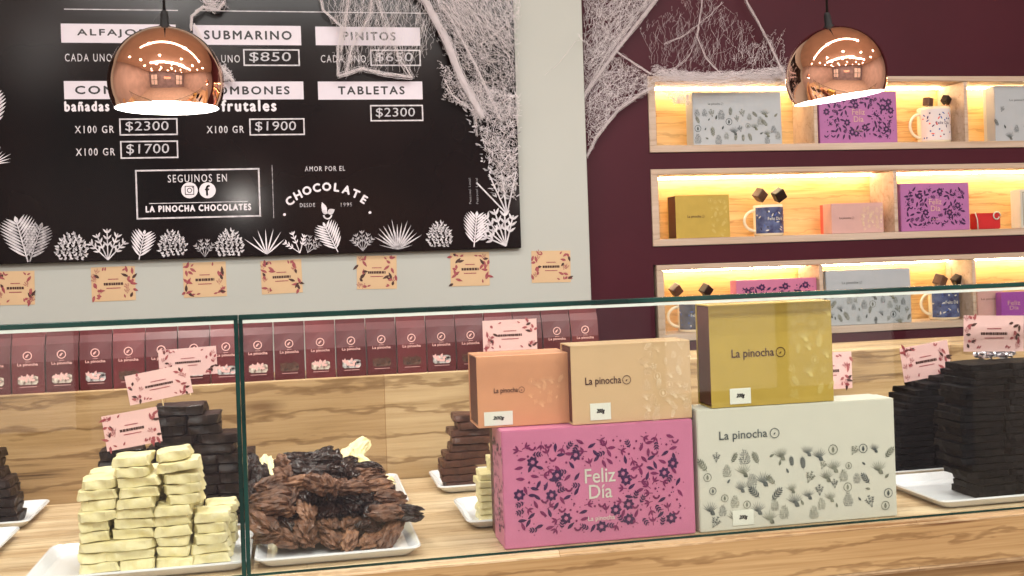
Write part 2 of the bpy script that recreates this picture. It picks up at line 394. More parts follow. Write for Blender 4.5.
# ------------------------------------------------------------------ counter
ct = thing('display_counter', 'long wooden display counter with butcher block top and golden back upstand', 'counter', (.5, 1.6, 0))
def C(bm_, n, m):
    for v in bm_.verts: v.co -= Vector((.5, 1.6, 0))
    return obj(n, bm_, m, ct)
C(BX(-1.6, 2.9, 1.333, 1.862, .93, 1.0, bev=.004, seg=2), 'worktop', MT['worktop'])
C(BX(-1.6, 2.9, 1.3315, 1.3325, .938, .994), 'front_edge', MT['apron'])
C(BX(-1.6, 2.9, 1.35, 1.375, .02, .929), 'front_panel', MT['apron'])
ZL = at(230, 383, 1.865).z
C(BX(-1.6, 2.9, 1.863, 1.885, .93, ZL, bev=.002), 'upstand', MT['backsplash'])
C(BX(-1.6, 2.9, 1.886, 2.02, ZL-.02, ZL-.0005, bev=.001), 'ledge', MT['backsplash'])
# glass
xj = at(242, 440, YG).x; ZT = at(512, 304.5, YG).z
def pane(x0, x1, label, edge_at):
    t = thing('glass_panel', label, 'glass panel', ((x0+x1)/2, YG, 1.0)); w = (x1-x0)/2
    obj('pane', BX(-w, w, 0, .008, .0005, ZT-1.0-.0055), MT['glass'], t)
    obj('polished_edge', BX(-w, w, -.001, .009, ZT-1.0-.005, ZT-1.0+.0012, bev=.0008), MT['edge'], t)
    obj('rim_reflection', BX(-w, w, -.0006, -.0001, ZT-1.0-.0092, ZT-1.0-.0055), MT['edge_reflection'], t)  # strip painted as the white reflection just under the glass edge
    xe = w if edge_at > 0 else -w
    a, b_ = sorted((xe, xe-edge_at*.0048))
    obj('side_edge', BX(a, b_, -.0012, .0092, 0.0005, ZT-1.0-.005), MT['edge'], t)
    obj('base_edge', BX(-w, w, -.0015, -.0002, .0005, .0032), MT['edge'], t)
    return t
pane(-1.5, xj-.0004, 'clear glass front panel left of the dark vertical joint', 1)
pane(xj+.0004, 2.8, 'clear glass front panel right of the dark vertical joint', -1)
# ------------------------------------------------------------------ menu board
SPACE = 1.28
bl = at(0, 264.3, YP-.02); br = at(521, 248, YP-.02)
BZ = (bl.z+br.z)/2; BXR = at(517.5, 130, YP-.02).x; BXL = -1.75
mb = thing('menu_board', 'large glossy black menu board with chalk prices on the white wall', 'menu board', (0, YP-.02, BZ))
obj('panel', BX(BXL, BXR, 0, .019, 0, 1.0, bev=.0015), MT['board'], mb)
def P(px, py):
    q = at(px, py, YP-.0205); return (q.x, q.z-BZ)
def flat(p0, p1):
    a, b_ = P(*p0), P(*p1); return a[0], b_[0], (a[1]+b_[1])/2
def strip(x0, x1, y0, y1, txt, tx0, tx1, m='ink'):
    a = P(x0, y0); b_ = P(x1, y0); c = P(x0, y1); d_ = P(x1, y1)
    p = Print(); vt = (a[1]+b_[1])/2; vb = (c[1]+d_[1])/2
    p.rect((a[0]+c[0])/2, (b_[0]+d_[0])/2, vb, vt)
    s = p.build('header_strip', [MT['strip']], mb, y=-.0004)
    if txt:
        q = Print(); h = vt-vb
        q.text(txt, (P(tx0, y0)[0]+P(tx1, y0)[0])/2, vb+h*.29, w=P(tx1, y0)[0]-P(tx0, y0)[0], h=h*.43, bold=.035)
        q.build('lettering', [MT[m]], s, y=-.0004)
strip(61, 176, 24, 43, 'ALFAJORES', 77, 164)
strip(193, 301, 25.5, 45, 'SUBMARINO', 204, 291)
strip(315.5, 420, 27, 45.5, 'PINITOS', 343, 395)
strip(64, 178, 81, 99, 'CONFITES', 75, 160)
strip(199, 303.5, 81.5, 99.5, 'BOMBONES', 208, 289)
strip(318, 422.5, 81.5, 99.5, 'TABLETAS', 338, 404)
def price(x0, x1, y0, y1, txt):
    a = P(x0, y0); b_ = P(x1, y1); p = Print()
    p.frame(a[0], b_[0], b_[1], a[1], .0036); f = p.build('price_box', [MT['print_grey']], mb, y=-.0004)
    global SPACE; SPACE = 1.04
    q = Print(); q.text(txt, (a[0]+b_[0])/2-.004, b_[1]+(a[1]-b_[1])*.2, w=(b_[0]-a[0])*.74, h=(a[1]-b_[1])*.62, bold=.0, shear=.04)
    q.build('chalk_price', [MT['chalk']], f, y=-.0004); SPACE = 1.28
price(243, 300, 49, 66, '$850'); price(370, 421, 49.5, 66, '$650'); price(119, 178, 118.5, 135, '$2300'); price(120, 178.5, 141, 158, '$1700')
price(249, 305, 118.5, 135, '$1900'); price(370, 423.5, 105, 121, '$2300')
q = Print()
def T(txt, x0, x1, y, h, bold=0.0, m=0, shear=0.0):
    a, b_, v = flat((x0, y), (x1, y)); q.text(txt, (a+b_)/2, v, w=b_-a, h=h*.00283, bold=bold, m=m, shear=shear)
T('CADA UNO', 65, 112, 61.5, 7, .0, 1); T('CADA UNO', 193, 240, 62.5, 7, .0, 1); T('CADA UNO', 321, 366, 62.5, 7, .0, 1)
T('bañadas', 65, 109, 111, 8.5, .045); T('frutales', 222, 276, 111, 10, .045)
T('X100 GR', 75, 114, 133, 6.5, .01, 1); T('X100 GR', 76, 115, 155.5, 6.5, .01, 1); T('X100 GR', 207, 244, 133, 6.5, .01, 1)
for a, b_ in (((64, 9.5), (178, 10)), ((195, 11), (440, 13))):
    u0, u1, v = flat(a, b_); q.rect(u0, u1, v-.0012, v+.0012, 1)
a = P(272, 165); b_ = P(272.5, 218); q.rect(a[0]-.0008, a[0]+.0008, b_[1], a[1], 2)
T('SEGUINOS EN', 168, 227, 182, 7, .008, 1); T('LA PINOCHA CHOCOLATES', 146, 251, 211, 5.5, .05)
T('AMOR POR EL', 305, 345, 171, 4.5, .01, 1); T('DESDE', 300, 315, 207, 3.6, .02, 2); T('1995', 341, 352, 206.5, 3.6, .02, 2)
a = P(135, 170); b_ = P(261, 216.5); q.frame(a[0], b_[0], b_[1], a[1], .004, 1)
u0, u1, v = flat((149, 203), (248, 202)); q.rect(u0, u1, v-.0009, v+.0009, 1)
# the two round icons
for px, kind in ((189.5, 'c'), (207.5, 'f')):
    u, v = P(px, 190.3); q.disc(u, v, .0208, 0, 24)
    if kind == 'c':
        q.ring(u, v, .0065, .0018, 3, 14, d=.0003)
        s_ = .0115
        q.frame(u-s_, u+s_, v-s_, v+s_, .0018, 3, d=.0003); q.disc(u+.0075, v+.0075, .0015, 3, 6, d=.0003)
    else:
        q.text('f', u, v-.013, h=.026, m=3, bold=.03, d=.0003)
# arched word
cu, cv = P(327.5, 212); word = 'CHOCOLATE'; Rr = .140
for i, chh in enumerate(word):
    an = math.radians(41-(i*82/8)); uu = cu+Rr*math.sin(-an)*1.0; vv = cv-.083+Rr*math.cos(an)
    q.text(chh, uu, vv, h=.0205, bold=.05, rot=an*.8)
for sx in (-1, 1): q.disc(cu+sx*.112, cv-.004, .004, 0, 6)
q.leaf(cu-.004, cv-.002, .03, .014, 1.9, 0); q.leaf(cu, cv-.004, .018, .012, 2.6, 1); q.leaf(cu, cv-.004, .022, .016, .5, 1); q.ring(cu, cv-.008, .012, .004, 1, 12, PI, 2*PI)
for px in (471, 478):
    u, v = P(px, 191); q.text('Peatonal Local', u, v, w=.07, h=.006, m=2, rot=PI/2)
q.build('lettering', [MT['print_white'], MT['print_grey'], MT['print_dim'], MT['board']], mb, y=-.0004)
# botanical print along the bottom and up the right side
q = Print()
def BP(px, py): return P(px, py)
u, v = BP(28, 262); q.fern(u, v, .115, .1, 1.8, 1, 10); q.fern(u+.004, v, .1, .075, 1.25, 2, 9)
def cn(px, py, h, w, m=1, a=0.0): u, v = BP(px, py); q.cone(u, v, h*.9, w*.85, m, 7, a); q.cone(u, v, h*.85, w*.8, 2, 6, a)
cn(72, 260, .078, .1); cn(174, 256, .075, .09, 1, .1); cn(230, 256, .078, .09); cn(440, 247, .078, .085)
u, v = BP(108, 260); q.sprig(u, v, .08, PI/2, 1, 5, .75)
for px, an in ((139, 1.35), (205, 1.6)):
    u, v = BP(px, 259.5 if px < 150 else 257); (q.fern(u, v, .075, .07, an, 0, 7) if px == 139 else q.sprig(u, v, .05, an, 2, 4, .6))
u, v = BP(267, 254.5); q.needles(u, v, .07, 1.6, 0, 7, .9)
u, v = BP(300, 253); q.sprig(u, v, .06, 1.9, 0, 3, .6); q.sprig(u+.02, v, .05, 1.2, 2, 4, .6)
u, v = BP(338, 252); q.fern(u, v, .085, .075, 2.0, 0, 8)
u, v = BP(363, 251); q.sprig(u, v, .055, 1.6, 2, 5, .7)
u, v = BP(398, 249.5); q.needles(u, v, .08, PI/2, 1, 13, 1.05); q.needles(u, v, .05, PI/2, 2, 12, 1.3)
u, v = BP(474, 247); q.fern(u, v, .095, .08, 1.45, 0, 9)
u, v = BP(506, 246); q.sprig(u, v, .11, 2.0, 1, 6, .7)
# tall sprig and conifer texture on the right
u, v = BP(507, 214); 
for da in (-.5, -.15, .15, .5): q.line((u, v), (u+.12*math.cos(PI/2+da+.25), v+.12*math.sin(PI/2+da+.25)), .004, 1)
for i in range(330):
    t = random.random(); py = 90+t*110; px = random.uniform(458+t*38, 516)
    if px > 516: continue
    u, v = BP(px, py); q.leaf(u, v, random.uniform(.008, .02), random.uniform(.002, .005), random.uniform(0, PI), random.choice((1, 2, 2)))
u, v = BP(-2, 128); q.fern(u-.01, v, .1, .06, 1.5, 1, 8); u, v = BP(0, 152); q.needles(u-.02, v-.03, .05, .9, 0, 9, .8)
q.build('botanical_print', [MT['print_white'], MT['print_grey'], MT['print_dim']], mb, y=-.0003)
SPACE = 1.0
# ------------------------------------------------------------------ price tags
def tag_print(w, h, ink, seed, dark):
    rnd = random.Random(seed); p = Print()
    # unreadable small lines: letter-like blocks
    def row(v, hw, hh, m):
        u = -hw
        while u < hw:
            k = rnd.uniform(.5, 1)*hh; p.rect(u, min(u+k, hw), v, v+hh, m); u += k*1.18
    row(h*.46, w*.22, h*.075, 0); row(h*.62, w*.12, h*.03, 1); row(h*.36, w*.16, h*.03, 1)
    for sx in (-1, 1):
        for i in range(12):
            u = sx*rnd.uniform(w*.31, w*.46); v = rnd.uniform(h*.07, h*.93)
            if rnd.random() < .22: p.sprig(u, v-h*.06, h*.17, PI/2+rnd.uniform(-.6, .6), 1, 3, .5)
            else: p.leaf(u, v, h*rnd.uniform(.12, .24), h*.08, rnd.uniform(0, 2*PI), rnd.choice((0, 1, 1)))
        for i in range(3):
            u = sx*rnd.uniform(w*.18, w*.33); v = rnd.choice((h*.08, h*.88)); p.leaf(u, v, h*.12, h*.05, rnd.uniform(0, PI), 1)
    return p
def price_tag(name, label, loc, rot, w, h, card, inks, group, seed, stick=0.0, cat='price tag'):
    t = thing(name, label, cat, loc, rot, group)
    obj('card', BX(-w/2, w/2, 0, .0008, 0, h), card, t)
    tag_print(w, h, inks, seed, True).build('printed_pattern', inks, t, y=-.0004)
    if stick: obj('tag_stick', tube(bmesh.new(), [(0, .0018, h*.6), (0, .0018, -stick)], .001, 6), MT['stick'], t)
    return t
gt = [(-4, 35, 271, 305), (92, 136, 266.5, 301), (184, 227, 262, 297), (262, 303, 260, 293.5), (357, 397, 255.5, 289), (451, 490, 252, 286), (532, 571, 250.5, 282.5)]
gl = ['cut by the left edge of the photo', 'under the bare sprig print', 'under the two pine cone prints', 'under the glare spot on the board', 'under the empty right half of board', 'nearest the lower right corner of the board', 'alone at the right end of the white wall']
for i, (x0, x1, y0, y1) in enumerate(gt):
    a = at((x0+x1)/2, y1, YP-.002); w = abs(at(x1, y1, YP).x-at(x0, y1, YP).x); h = at(x0, y0, YP).z-at(x0, y1, YP).z
    price_tag('price_tag', 'apricot paper tag on the white wall, '+gl[i], (a.x, YP-.0012, a.z), (0, math.radians(random.uniform(-1.5, 1.5)), 0), w, h, MT['tag_gold'], [MT['brown_ink'], MT['berry']], 'apricot tags on the white wall', i)
# ------------------------------------------------------------------ wall shelves
DS = .15; TH = .0215
LIT = []
def shelf(label, z0, z1, divs, x0, yfr):
    t = thing('wall_shelf', label, 'shelf', (x0, YW, z0)); W = XE-.003-x0; H = z1-z0
    y0, y1 = -.006, DS-.012
    obj('bottom_board', BX(0, W, y0, y1, 0.001, TH, bev=.0012), MT['shelf'], t)
    obj('top_board', BX(0, W, y0, y1, H-TH*.8, H-.001, bev=.0012), MT['shelf'], t)
    for xx in (0.0, W-TH): obj('side_panel', BX(xx, xx+TH, y0+.0005, y1, TH+.0003, H-TH*.8-.0003, bev=.001), MT['shelf'], t)
    obj('back_panel', BX(0, W, y1+.0005, y1+.01, 0.001, H-.001), MT['shelf_in'], t)
    xs = [TH]+[d-x0 for d in divs]+[W-TH]
    for d in divs: obj('divider', BX(d-x0-.006, d-x0+.006, y0+.003, y1, TH+.0003, H-TH*.8-.0003, bev=.001), MT['shelf'], t)
    for a, b_ in zip(xs, xs[1:]):
        obj('led_strip', BX(a+.012, b_-.012, y1-.03, y1-.022, H-TH*.8-.006, H-TH*.8-.0006), LED, t)
    return t
dv = lambda px, py: at(px, py, YW).x
shelf('topmost lit wooden wall shelf, cobweb draped over its left end', R1[0], R1[1], [dv(815, 110), dv(965.5, 110)], XS, 0)
shelf('middle lit wooden wall shelf on the maroon wall', R2[0], R2[1], [dv(895.5, 205)], XS, 0)
shelf('lowest lit wooden wall shelf, crossed by the glass edge', R3[0], R3[1], [dv(821.5, 300), dv(974, 290)], XS+.008, 0)
# ------------------------------------------------------------------ gift boxes
def scatter_print(w, h, mats_i, seed, n, size, excl=None, frame=.08, v0=None, v1=None, sp_=.82):
    rnd = random.Random(seed); p = Print(); pts = []
    v0 = h*frame*1.6 if v0 is None else v0; v1 = h*(1-frame*1.6) if v1 is None else v1
    tries = 0
    while len(pts) < n and tries < n*60:
        tries += 1
        u = rnd.uniform(-w/2+w*frame, w/2-w*frame); v = rnd.uniform(v0, v1)
        if excl and any(abs(u-e[0]) < e[2] and abs(v-e[1]) < e[3] for e in excl): continue
        if any((u-a)**2+(v-b_)**2 < (size*sp_)**2 for a, b_ in pts): continue
        pts.append((u, v))
    return p, pts, rnd
def festive(w, h, seed, size, excl, n=120):
    p, pts, r = scatter_print(w, h, None, seed, n, size, excl, sp_=.7)
    for i, (u, v) in enumerate(pts):
        k = r.random(); a = r.uniform(0, 2*PI)
        if k < .07: p.flower(u, v, size*.62, 0, 2)
        elif k < .5: p.leaf(u-size*.3*math.cos(a), v-size*.3*math.sin(a), size*.95, size*.34, a, r.choice((0, 1)))
        elif k < .68:
            for j in range(3): p.leaf(u, v, size*.62, size*.2, a+(j-1)*.75, 1)
            p.line((u, v), (u-size*.35*math.cos(a), v-size*.35*math.sin(a)), size*.08, 1)
        elif k < .8: p.fern(u-size*.4*math.cos(a), v-size*.4*math.sin(a), size*.95, size*.7, a, 0, 3)
        elif k < .9: p.ring(u, v+size*.1, size*.4, size*.2, 1, 8, PI, 2*PI)
        else: p.disc(u, v, size*.13, 1, 6)
        if k > .3: p.disc(u+size*.55*math.cos(a+1.6), v+size*.5*math.sin(a+1.6), size*.07, r.choice((0, 1)), 5)
    return p
def botanic(w, h, seed, size, v0, v1, n, mk=(0, 1)):
    p, pts, r = scatter_print(w, h, None, seed, n, size, None, .04, v0, v1, sp_=.74)
    for i, (u, v) in enumerate(pts):
        k = r.random(); s = size*r.uniform(.7, 1.15); m = r.choice(mk)
        if k < .2: p.cone(u, v-s*.4, s*.85, s*.6, m, 5)
        elif k < .42: p.fern(u, v-s*.4, s*.95, s*.55, PI/2+r.uniform(-.8, .8), m, 5)
        elif k < .62: p.needles(u, v-s*.3, s*.75, PI/2, m, 9, 1.0); p.leaf(u, v-s*.25, s*.4, s*.3, -PI/2+.9, m); 
        elif k < .8: p.sprig(u, v-s*.4, s*.8, PI/2+r.uniform(-.7, .7), m, 3, .4)
        elif k < .9: p.ring(u, v, s*.32, s*.05, m, 12); p.leaf(u, v-s*.2, s*.4, s*.2, PI/2, m)
        else: p.leaf(u, v, s*.45, s*.2, r.uniform(0, PI), m)
    return p
def brand(p, u, v, w, h, m=0):
    "the shop's word mark with its ring emblem"
    p.text('La pinocha', u, v, w=w*.76, h=h, m=m, bold=.012)
    p.ring(u+w*.5, v+h*.55, h*.48, h*.07, m, 20); p.leaf(u+w*.5-h*.12, v+h*.4, h*.3, h*.14, .8, m)
def sleeve_box(name, label, loc, w, h, d, sl, inner, group=None, rotz=0, bev=.002):
    t = thing(name, label, 'box', loc, (0, 0, rotz), group); k = .0016
    b = bmesh.new()
    bx(b, -w/2, w/2, 0, k, 0, h, bev=.0007); bx(b, -w/2, w/2, d-k, d, 0, h, bev=.0007)
    bx(b, -w/2, w/2, k, d-k, h-k, h, bev=.0004); bx(b, -w/2, w/2, k, d-k, 0, k, bev=.0004)
    obj('sleeve', b, sl, t)
    obj('drawer', BX(-w/2+.0015, w/2-.0015, k+.0008, d-k-.0008, k+.0008, h-k-.0008, bev=.001), inner, t)
    return t
def lid_box(name, label, loc, w, h, d, m, under, group=None, rotz=0):
    t = thing(name, label, 'box', loc, (0, 0, rotz), group)
    obj('lid', BX(-w/2, w/2, 0, d*.72, 0, h, bev=.0012, seg=2), m, t)
    obj('base', BX(-w/2+.0012, w/2-.0012, d*.72+.0004, d, .0012, h-.0012, bev=.001), under, t)
    return t
def sticker(t, u0, u1, v0, v1, txt='200g'):
    o = obj('price_sticker', BX(u0, u1, -.0009, -.0004, v0, v1), MT['sticker'], t)
    p = Print(); p.text(txt, (u0+u1)/2, v0+(v1-v0)*.36, w=(u1-u0)*.4, h=(v1-v0)*.3, bold=.06, shear=.3); p.build('lettering', [MT['ink']], o, y=-.0013)
def span(x0, x1, y, Y):
    a, b_ = at(x0, y, Y), at(x1, y, Y); return (a.x+b_.x)/2, b_.x-a.x
ZC = 1.0005
# pink box
Y1 = 1.362; x0 = at(503, 490, Y1).x; x1 = at(694, 475, Y1).x; W = x1-x0; Hp = .152
t = lid_box('gift_box', 'large pink floral gift box reading Feliz Día standing on the counter', ((x0+x1)/2, Y1, ZC), W, Hp, .095, MT['pink'], MT['boxbrown'])
ex = [(0, Hp*.50, W*.12, Hp*.17), (0, Hp*.2, W*.09, Hp*.06)]
festive(W, Hp, 3, .0132, ex, 260).build('printed_pattern', [MT['navy'], MT['plum'], MT['pink']], t)
p = Print(); p.text('Feliz', .0, Hp*.51, w=.041, h=.0185, bold=.006); p.text('Día', .0, Hp*.375, w=.031, h=.018, bold=.006); p.text('La pinocha', 0, Hp*.175, w=.036, h=.0075, bold=.005)
p.build('lettering', [MT['boxwhite']], t, y=-.0008)
sp = festive(.09, Hp, 9, .0105, None, 60)
sp.build('side_pattern', [MT['navy'], MT['plum'], MT['pink']], t, loc=(-W/2-.0005, .035, 0), rot=(0, 0, -PI/2))
# white box
x0 = at(698.3, 470, Y1).x; x1 = at(895.5, 455, Y1).x; Ww = x1-x0; Hw = at(700, 409.5, Y1).z-ZC-.001
t = lid_box('gift_box', 'large ivory gift box with grey botanical print, under the gold box', ((x0+x1)/2, Y1, ZC), Ww, Hw, .062, MT['boxwhite'], MT['boxwhite'])
whx = (x0+x1)/2
botanic(Ww, Hw, 5, .021, .014, Hw*.62, 75).build('printed_pattern', [MT['botan'], MT['botan_dk']], t)
p = Print(); brand(p, -Ww*.5+.065, Hw*.725, .09, .0145); p.build('lettering', [MT['botan_dk']], t, y=-.0008)
sticker(t, -Ww*.5+.046, -Ww*.5+.076, .006, .026)
# gold box on the white box
Yg2 = 1.366; x0 = at(710, 355, Yg2).x; x1 = at(832.5, 350, Yg2).x; Wg = x1-x0; Hg = at(709.5, 305.5, Yg2).z-(ZC+Hw)-.0005
t = sleeve_box('gift_box', 'square gold gift box standing on top of the ivory box', ((x0+x1)/2, Yg2, ZC+Hw+.0006), Wg, Hg, .05, MT['gold'], MT['boxbrown'])
p = Print(); brand(p, -.028, Hg*.455, .08, .0145); p.build('lettering', [MT['brown_ink']], t, y=-.0008)
botanic(Wg*.34, Hg, 11, .02, .012, Hg*.95, 22, (0,)).build('varnish_pattern', [MT['gold_hi']], t, loc=(Wg*.31, -.0005, 0))
sticker(t, -Wg/2+.026, -Wg/2+.056, .004, .025)
# peach and sand boxes on the pink box
Yp = 1.392; x0 = at(477.2, 392, Yp).x; x1 = at(569.8, 387, Yp).x; zb = ZC+Hp+.0006; Wp = x1-x0; Hh = at(475, 357, Yp).z-zb
t = sleeve_box('gift_box', 'small peach gift box on the left end of the pink box', ((x0+x1)/2, Yp, zb), Wp, Hh, .07, MT['peach'], MT['boxbrown'])
p = Print(); brand(p, -Wp/2+.038, Hh*.46, .042, .0085); p.build('lettering', [MT['brown_ink']], t, y=-.0008)
botanic(Wp*.34, Hh, 12, .012, Hh*.3, Hh*.65, 14, (0,)).build('varnish_pattern', [MT['peach_hi']], t, loc=(Wp*.22, -.0005, 0))
sticker(t, -Wp/2+.008, -Wp/2+.046, .003, .021)
Yc = 1.370; x0 = at(571.5, 386, Yc).x; x1 = at(691, 380, Yc).x; Wc = x1-x0; Hc = at(569.5, 346, Yc).z-zb
t = sleeve_box('gift_box', 'sand coloured gift box on the right end of the pink box', ((x0+x1)/2, Yc, zb), Wc, Hc, .055, MT['cream'], MT['boxbrown'])
p = Print(); brand(p, -Wc/2+.043, Hc*.47, .064, .0125); p.build('lettering', [MT['brown_ink']], t, y=-.0008)
botanic(Wc*.4, Hc, 13, .016, .006, Hc*.96, 36, (0,)).build('varnish_pattern', [MT['cream_hi']], t, loc=(Wc*.29, -.0005, 0))
sticker(t, -Wc/2+.024, -Wc/2+.052, .005, .027)
# ------------------------------------------------------------------ chocolate bags
bw = .0508; pitch = .05185; bh = (at(230, 324, 1.88).z-ZL)
def bag_mesh():
    b = bmesh.new(); n = 8
    secs = [(0, .0, .030), (.012, .0, .034), (.05, .0, .034), (.078, .006, .022), (.09, .0125, .008), (bh, .0135, .0055)]
    rings = []
    for z, yo, d in secs:
        hw = bw/2-(.0006 if z < .07 else .0002)
        rings.append([b.verts.new(c) for c in ((-hw, yo, z), (0, yo-(.0014 if .005 < z < .07 else 0), z), (hw, yo, z), (hw-.001, yo+d/2, z), (hw, yo+d, z), (0, yo+d, z), (-hw, yo+d, z), (-hw+.001, yo+d/2, z))])
    for a, c in zip(rings, rings[1:]):
        for k in range(n): b.faces.new((a[k], a[(k+1) % n], c[(k+1) % n], c[k]))
    b.faces.new(rings[0][::-1]); b.faces.new(rings[-1]); return b
bag_me = [mesh_from(bag_mesh(), 'pouch', m, False) for m in (MT['bag'], MT['bag2'])]
p = Print(); p.ring(0, .061, .0072, .0016, 0, 20); p.leaf(-.003, .058, .007, .003, .9, 0); p.disc(.001, .0625, .0012, 0, 6)
em_me = p.mesh('emblem', [MT['bagprint']])
p = Print(); p.text('La pinocha', 0, .0435, w=.031, h=.0058, bold=.03); p.rect(-.004, .004, .0510, .0516); p.rect(-.013, .013, .0105, .0113)
lt_me = p.mesh('lettering', [MT['bagprint']])
wins = []
for si, mm in enumerate(('bagwin', 'bagwin3', 'bagwin2')):
    rnd = random.Random(si); p = Print(); p.poly([(-.0155, .017), (-.012, .0145), (.0125, .0145), (.0155, .018), (.015, .0265), (.011, .0285), (-.012, .028), (-.0155, .026)], 0)
    for i in range(12): p.leaf(rnd.uniform(-.013, .008), rnd.uniform(.017, .025), .008, .004, rnd.uniform(0, PI), 1, d=.0002)
    wins.append(p.mesh('window', [MT[mm], MT['bagprint'] if si < 2 else MT['milk_choc']]))
XB0 = -.4585
wk = {-1: 0, 0: 0, 1: 0, 2: 1, 3: 2, 4: 2, 5: 1, 6: 1, 7: 0, 8: 2, 9: 0, 10: 1, 11: 2, 12: 2, 13: 1}
wn_name = ['white', 'black and white', 'dark']
lastx = 0
for i in range(-1, 19):
    w = wk.get(i, 2); x = XB0+(i+.5)*pitch; lastx = x
    t = thing('chocolate_bag', 'maroon chocolate bag with %s window, %s from the left on the wooden ledge' % (wn_name[w], ordn(i+2)), 'bag', (x, 1.868+random.uniform(0, .002), ZL), (0, 0, random.uniform(-.012, .012)), 'maroon chocolate bags along the ledge')
    inst('pouch', bag_me[1 if (i*7) % 3 == 0 else 0], t); inst('window', wins[w], t, (0, -.0019, 0)); inst('emblem', em_me, t, (0, -.0015, .0)); inst('lettering', lt_me, t, (0, -.0017, 0))
# ------------------------------------------------------------------ plates
def plate_bm(w, d, h=.014):
    b = bmesh.new()
    def loop(ins, z, r):
        vs = []; x, y = w/2-ins, d/2-ins
        for cx, cy, a0 in ((x-r, y-r, 0), (-x+r, y-r, PI/2), (-x+r, -y+r, PI), (x-r, -y+r, 1.5*PI)):
            for k in range(5):
                a = a0+PI/2*k/4; vs.append(b.verts.new((cx+r*math.cos(a), cy+r*math.sin(a), z)))
        return vs
    ls = [loop(.016, 0, .01), loop(.012, .002, .012), loop(.0, h-.002, .014), loop(.0005, h, .014), loop(.003, h, .013), loop(.014, .005, .01), loop(.02, .0042, .008)]
    for a, c in zip(ls, ls[1:]):
        n = len(a)
        for k in range(n): b.faces.new((a[k], a[(k+1) % n], c[(k+1) % n], c[k]))
    b.faces.new(ls[0][::-1]); b.faces.new(ls[-1]); return b
def plate(x0, x1, y0, y1, label):
    o = obj('serving_plate', plate_bm(x1-x0, y1-y0), MT['plate'], None, ((x0+x1)/2, (y0+y1)/2, 1.0006), smooth=False)
    return tag(o, label, 'plate')
ZS = 1.0051
plate(-.33, -.068, 1.362, 1.525, 'white rectangular plate under the front white chocolate stack')
plate(-.064, .143, 1.362, 1.60, 'white rectangular plate under the mound of milk and dark bark')
plate(-.053, .155, 1.625, 1.845, 'white plate with pale bark behind the brown bark mound')
plate(.208, .345, 1.705, 1.845, 'small white plate under the milk chocolate slabs near the upstand')
plate(.218, .355, 1.468, 1.62, 'small white plate under the white slabs left of the pink box')
plate(-.60, -.396, 1.685, 1.835, 'white plate against the upstand at far left')
plate(-.60, -.398, 1.50, 1.655, 'white plate cut by the left photo edge, nearer one')
plate(.872, 1.17, 1.364, 1.545, 'white plate under the front near-black slab stack at right')
plate(.872, 1.17, 1.565, 1.765, 'white plate under the rear near-black slab stack at right')
plate(-.30, -.062, 1.56, 1.79, 'white plate under the dark slabs left of the glass joint')
# ------------------------------------------------------------------ slabs
def slab_mesh(name, m, w, d, h, seed, rough):
    b = bmesh.new(); bmesh.ops.create_cube(b, size=1.0)
    bmesh.ops.bevel(b, geom=b.edges[:], offset=.06, segments=1, affect='EDGES')
    bmesh.ops.subdivide_edges(b, edges=[e for e in b.edges if e.calc_length() > .5], cuts=5, use_grid_fill=True)
    for v in b.verts:
        c = Vector((v.co.x*w, v.co.y*d, v.co.z*h)); q_ = c*70+Vector((seed*9.1, seed*3.3, 0))
        nx = noise.noise_vector(q_)
        c.x += nx.x*rough*(1 if abs(v.co.x) > .4 else .2); c.y += nx.y*rough*1.2*(1 if abs(v.co.y) > .4 else .2); c.z += nx.z*rough*.28
        v.co = c
    return mesh_from(b, name, m)
def slab_set(m, w, d, h, rough, n=5, s0=0): return [slab_mesh('slab', m, w, d, h, i+s0, rough) for i in range(n)]
GEN = {}
def put_slab(kind, m, x0, x1, yc, d, z, h, label, group, rough, tilt=0.0, rz=None, cat='chocolate'):
    w = x1-x0; key = (kind, round(w*200), round(d*200), round(h*2000))
    L_ = GEN.setdefault(key, [])
    if len(L_) < 4: L_.append(slab_mesh('chocolate_bar', m, round(w*200)/200*.97, d, h*.95, len(L_)+len(GEN)*5, rough))
    me = random.choice(L_)
    o = inst('chocolate_bar', me, None, ((x0+x1)/2, yc, z+h/2), (0, tilt, random.uniform(-.05, .05) if rz is None else rz))
    return tag(o, label, cat, group)
# white stack, front left
XA = at(78.5, 560, 1.40).x; XZ = at(230, 545, 1.40).x
cu_ = lambda c: XA+(c-85)/(720-85)*(XZ-XA)
LAY = [[(85, 250), (250, 400), (400, 560), (560, 715)], [(85, 400), (405, 555), (555, 715)], [(88, 400), (405, 550), (560, 710)],
 [(85, 215), (225, 395), (400, 560), (565, 705)], [(85, 215), (230, 400), (395, 560), (570, 722)], [(85, 240), (245, 400), (405, 560)],
 [(100, 250), (248, 415), (450, 595)], [(90, 250), (265, 418), (445, 600)], [(100, 245), (255, 425), (440, 600)], [None, (240, 385), (425, 595)], [None, (235, 395), (410, 560)]]
LH = .0128
def wl(l, i, depth): return 'white chocolate slab in the front left stack, %s layer up, %s from left, %s row' % (ordn(l+1), ordn(i+1), depth)
for l, row in enumerate(LAY):
    for i, s in enumerate(row):
        if not s: continue
        tl = -.10 if (l >= 9 and i == 2) else random.uniform(-.035, .035)
        yj = random.uniform(-.004, .004)
        put_slab('w', MT['white_choc'], cu_(s[0]), cu_(s[1]), 1.418+yj, .046, ZS+l*LH+(.003 if l >= 9 and i == 2 else 0), LH, wl(l, i, 'front'), 'white slabs on the front left plate', .0052, tl)
RW = [(95, 250), (255, 420), (430, 590), (592, 738)]
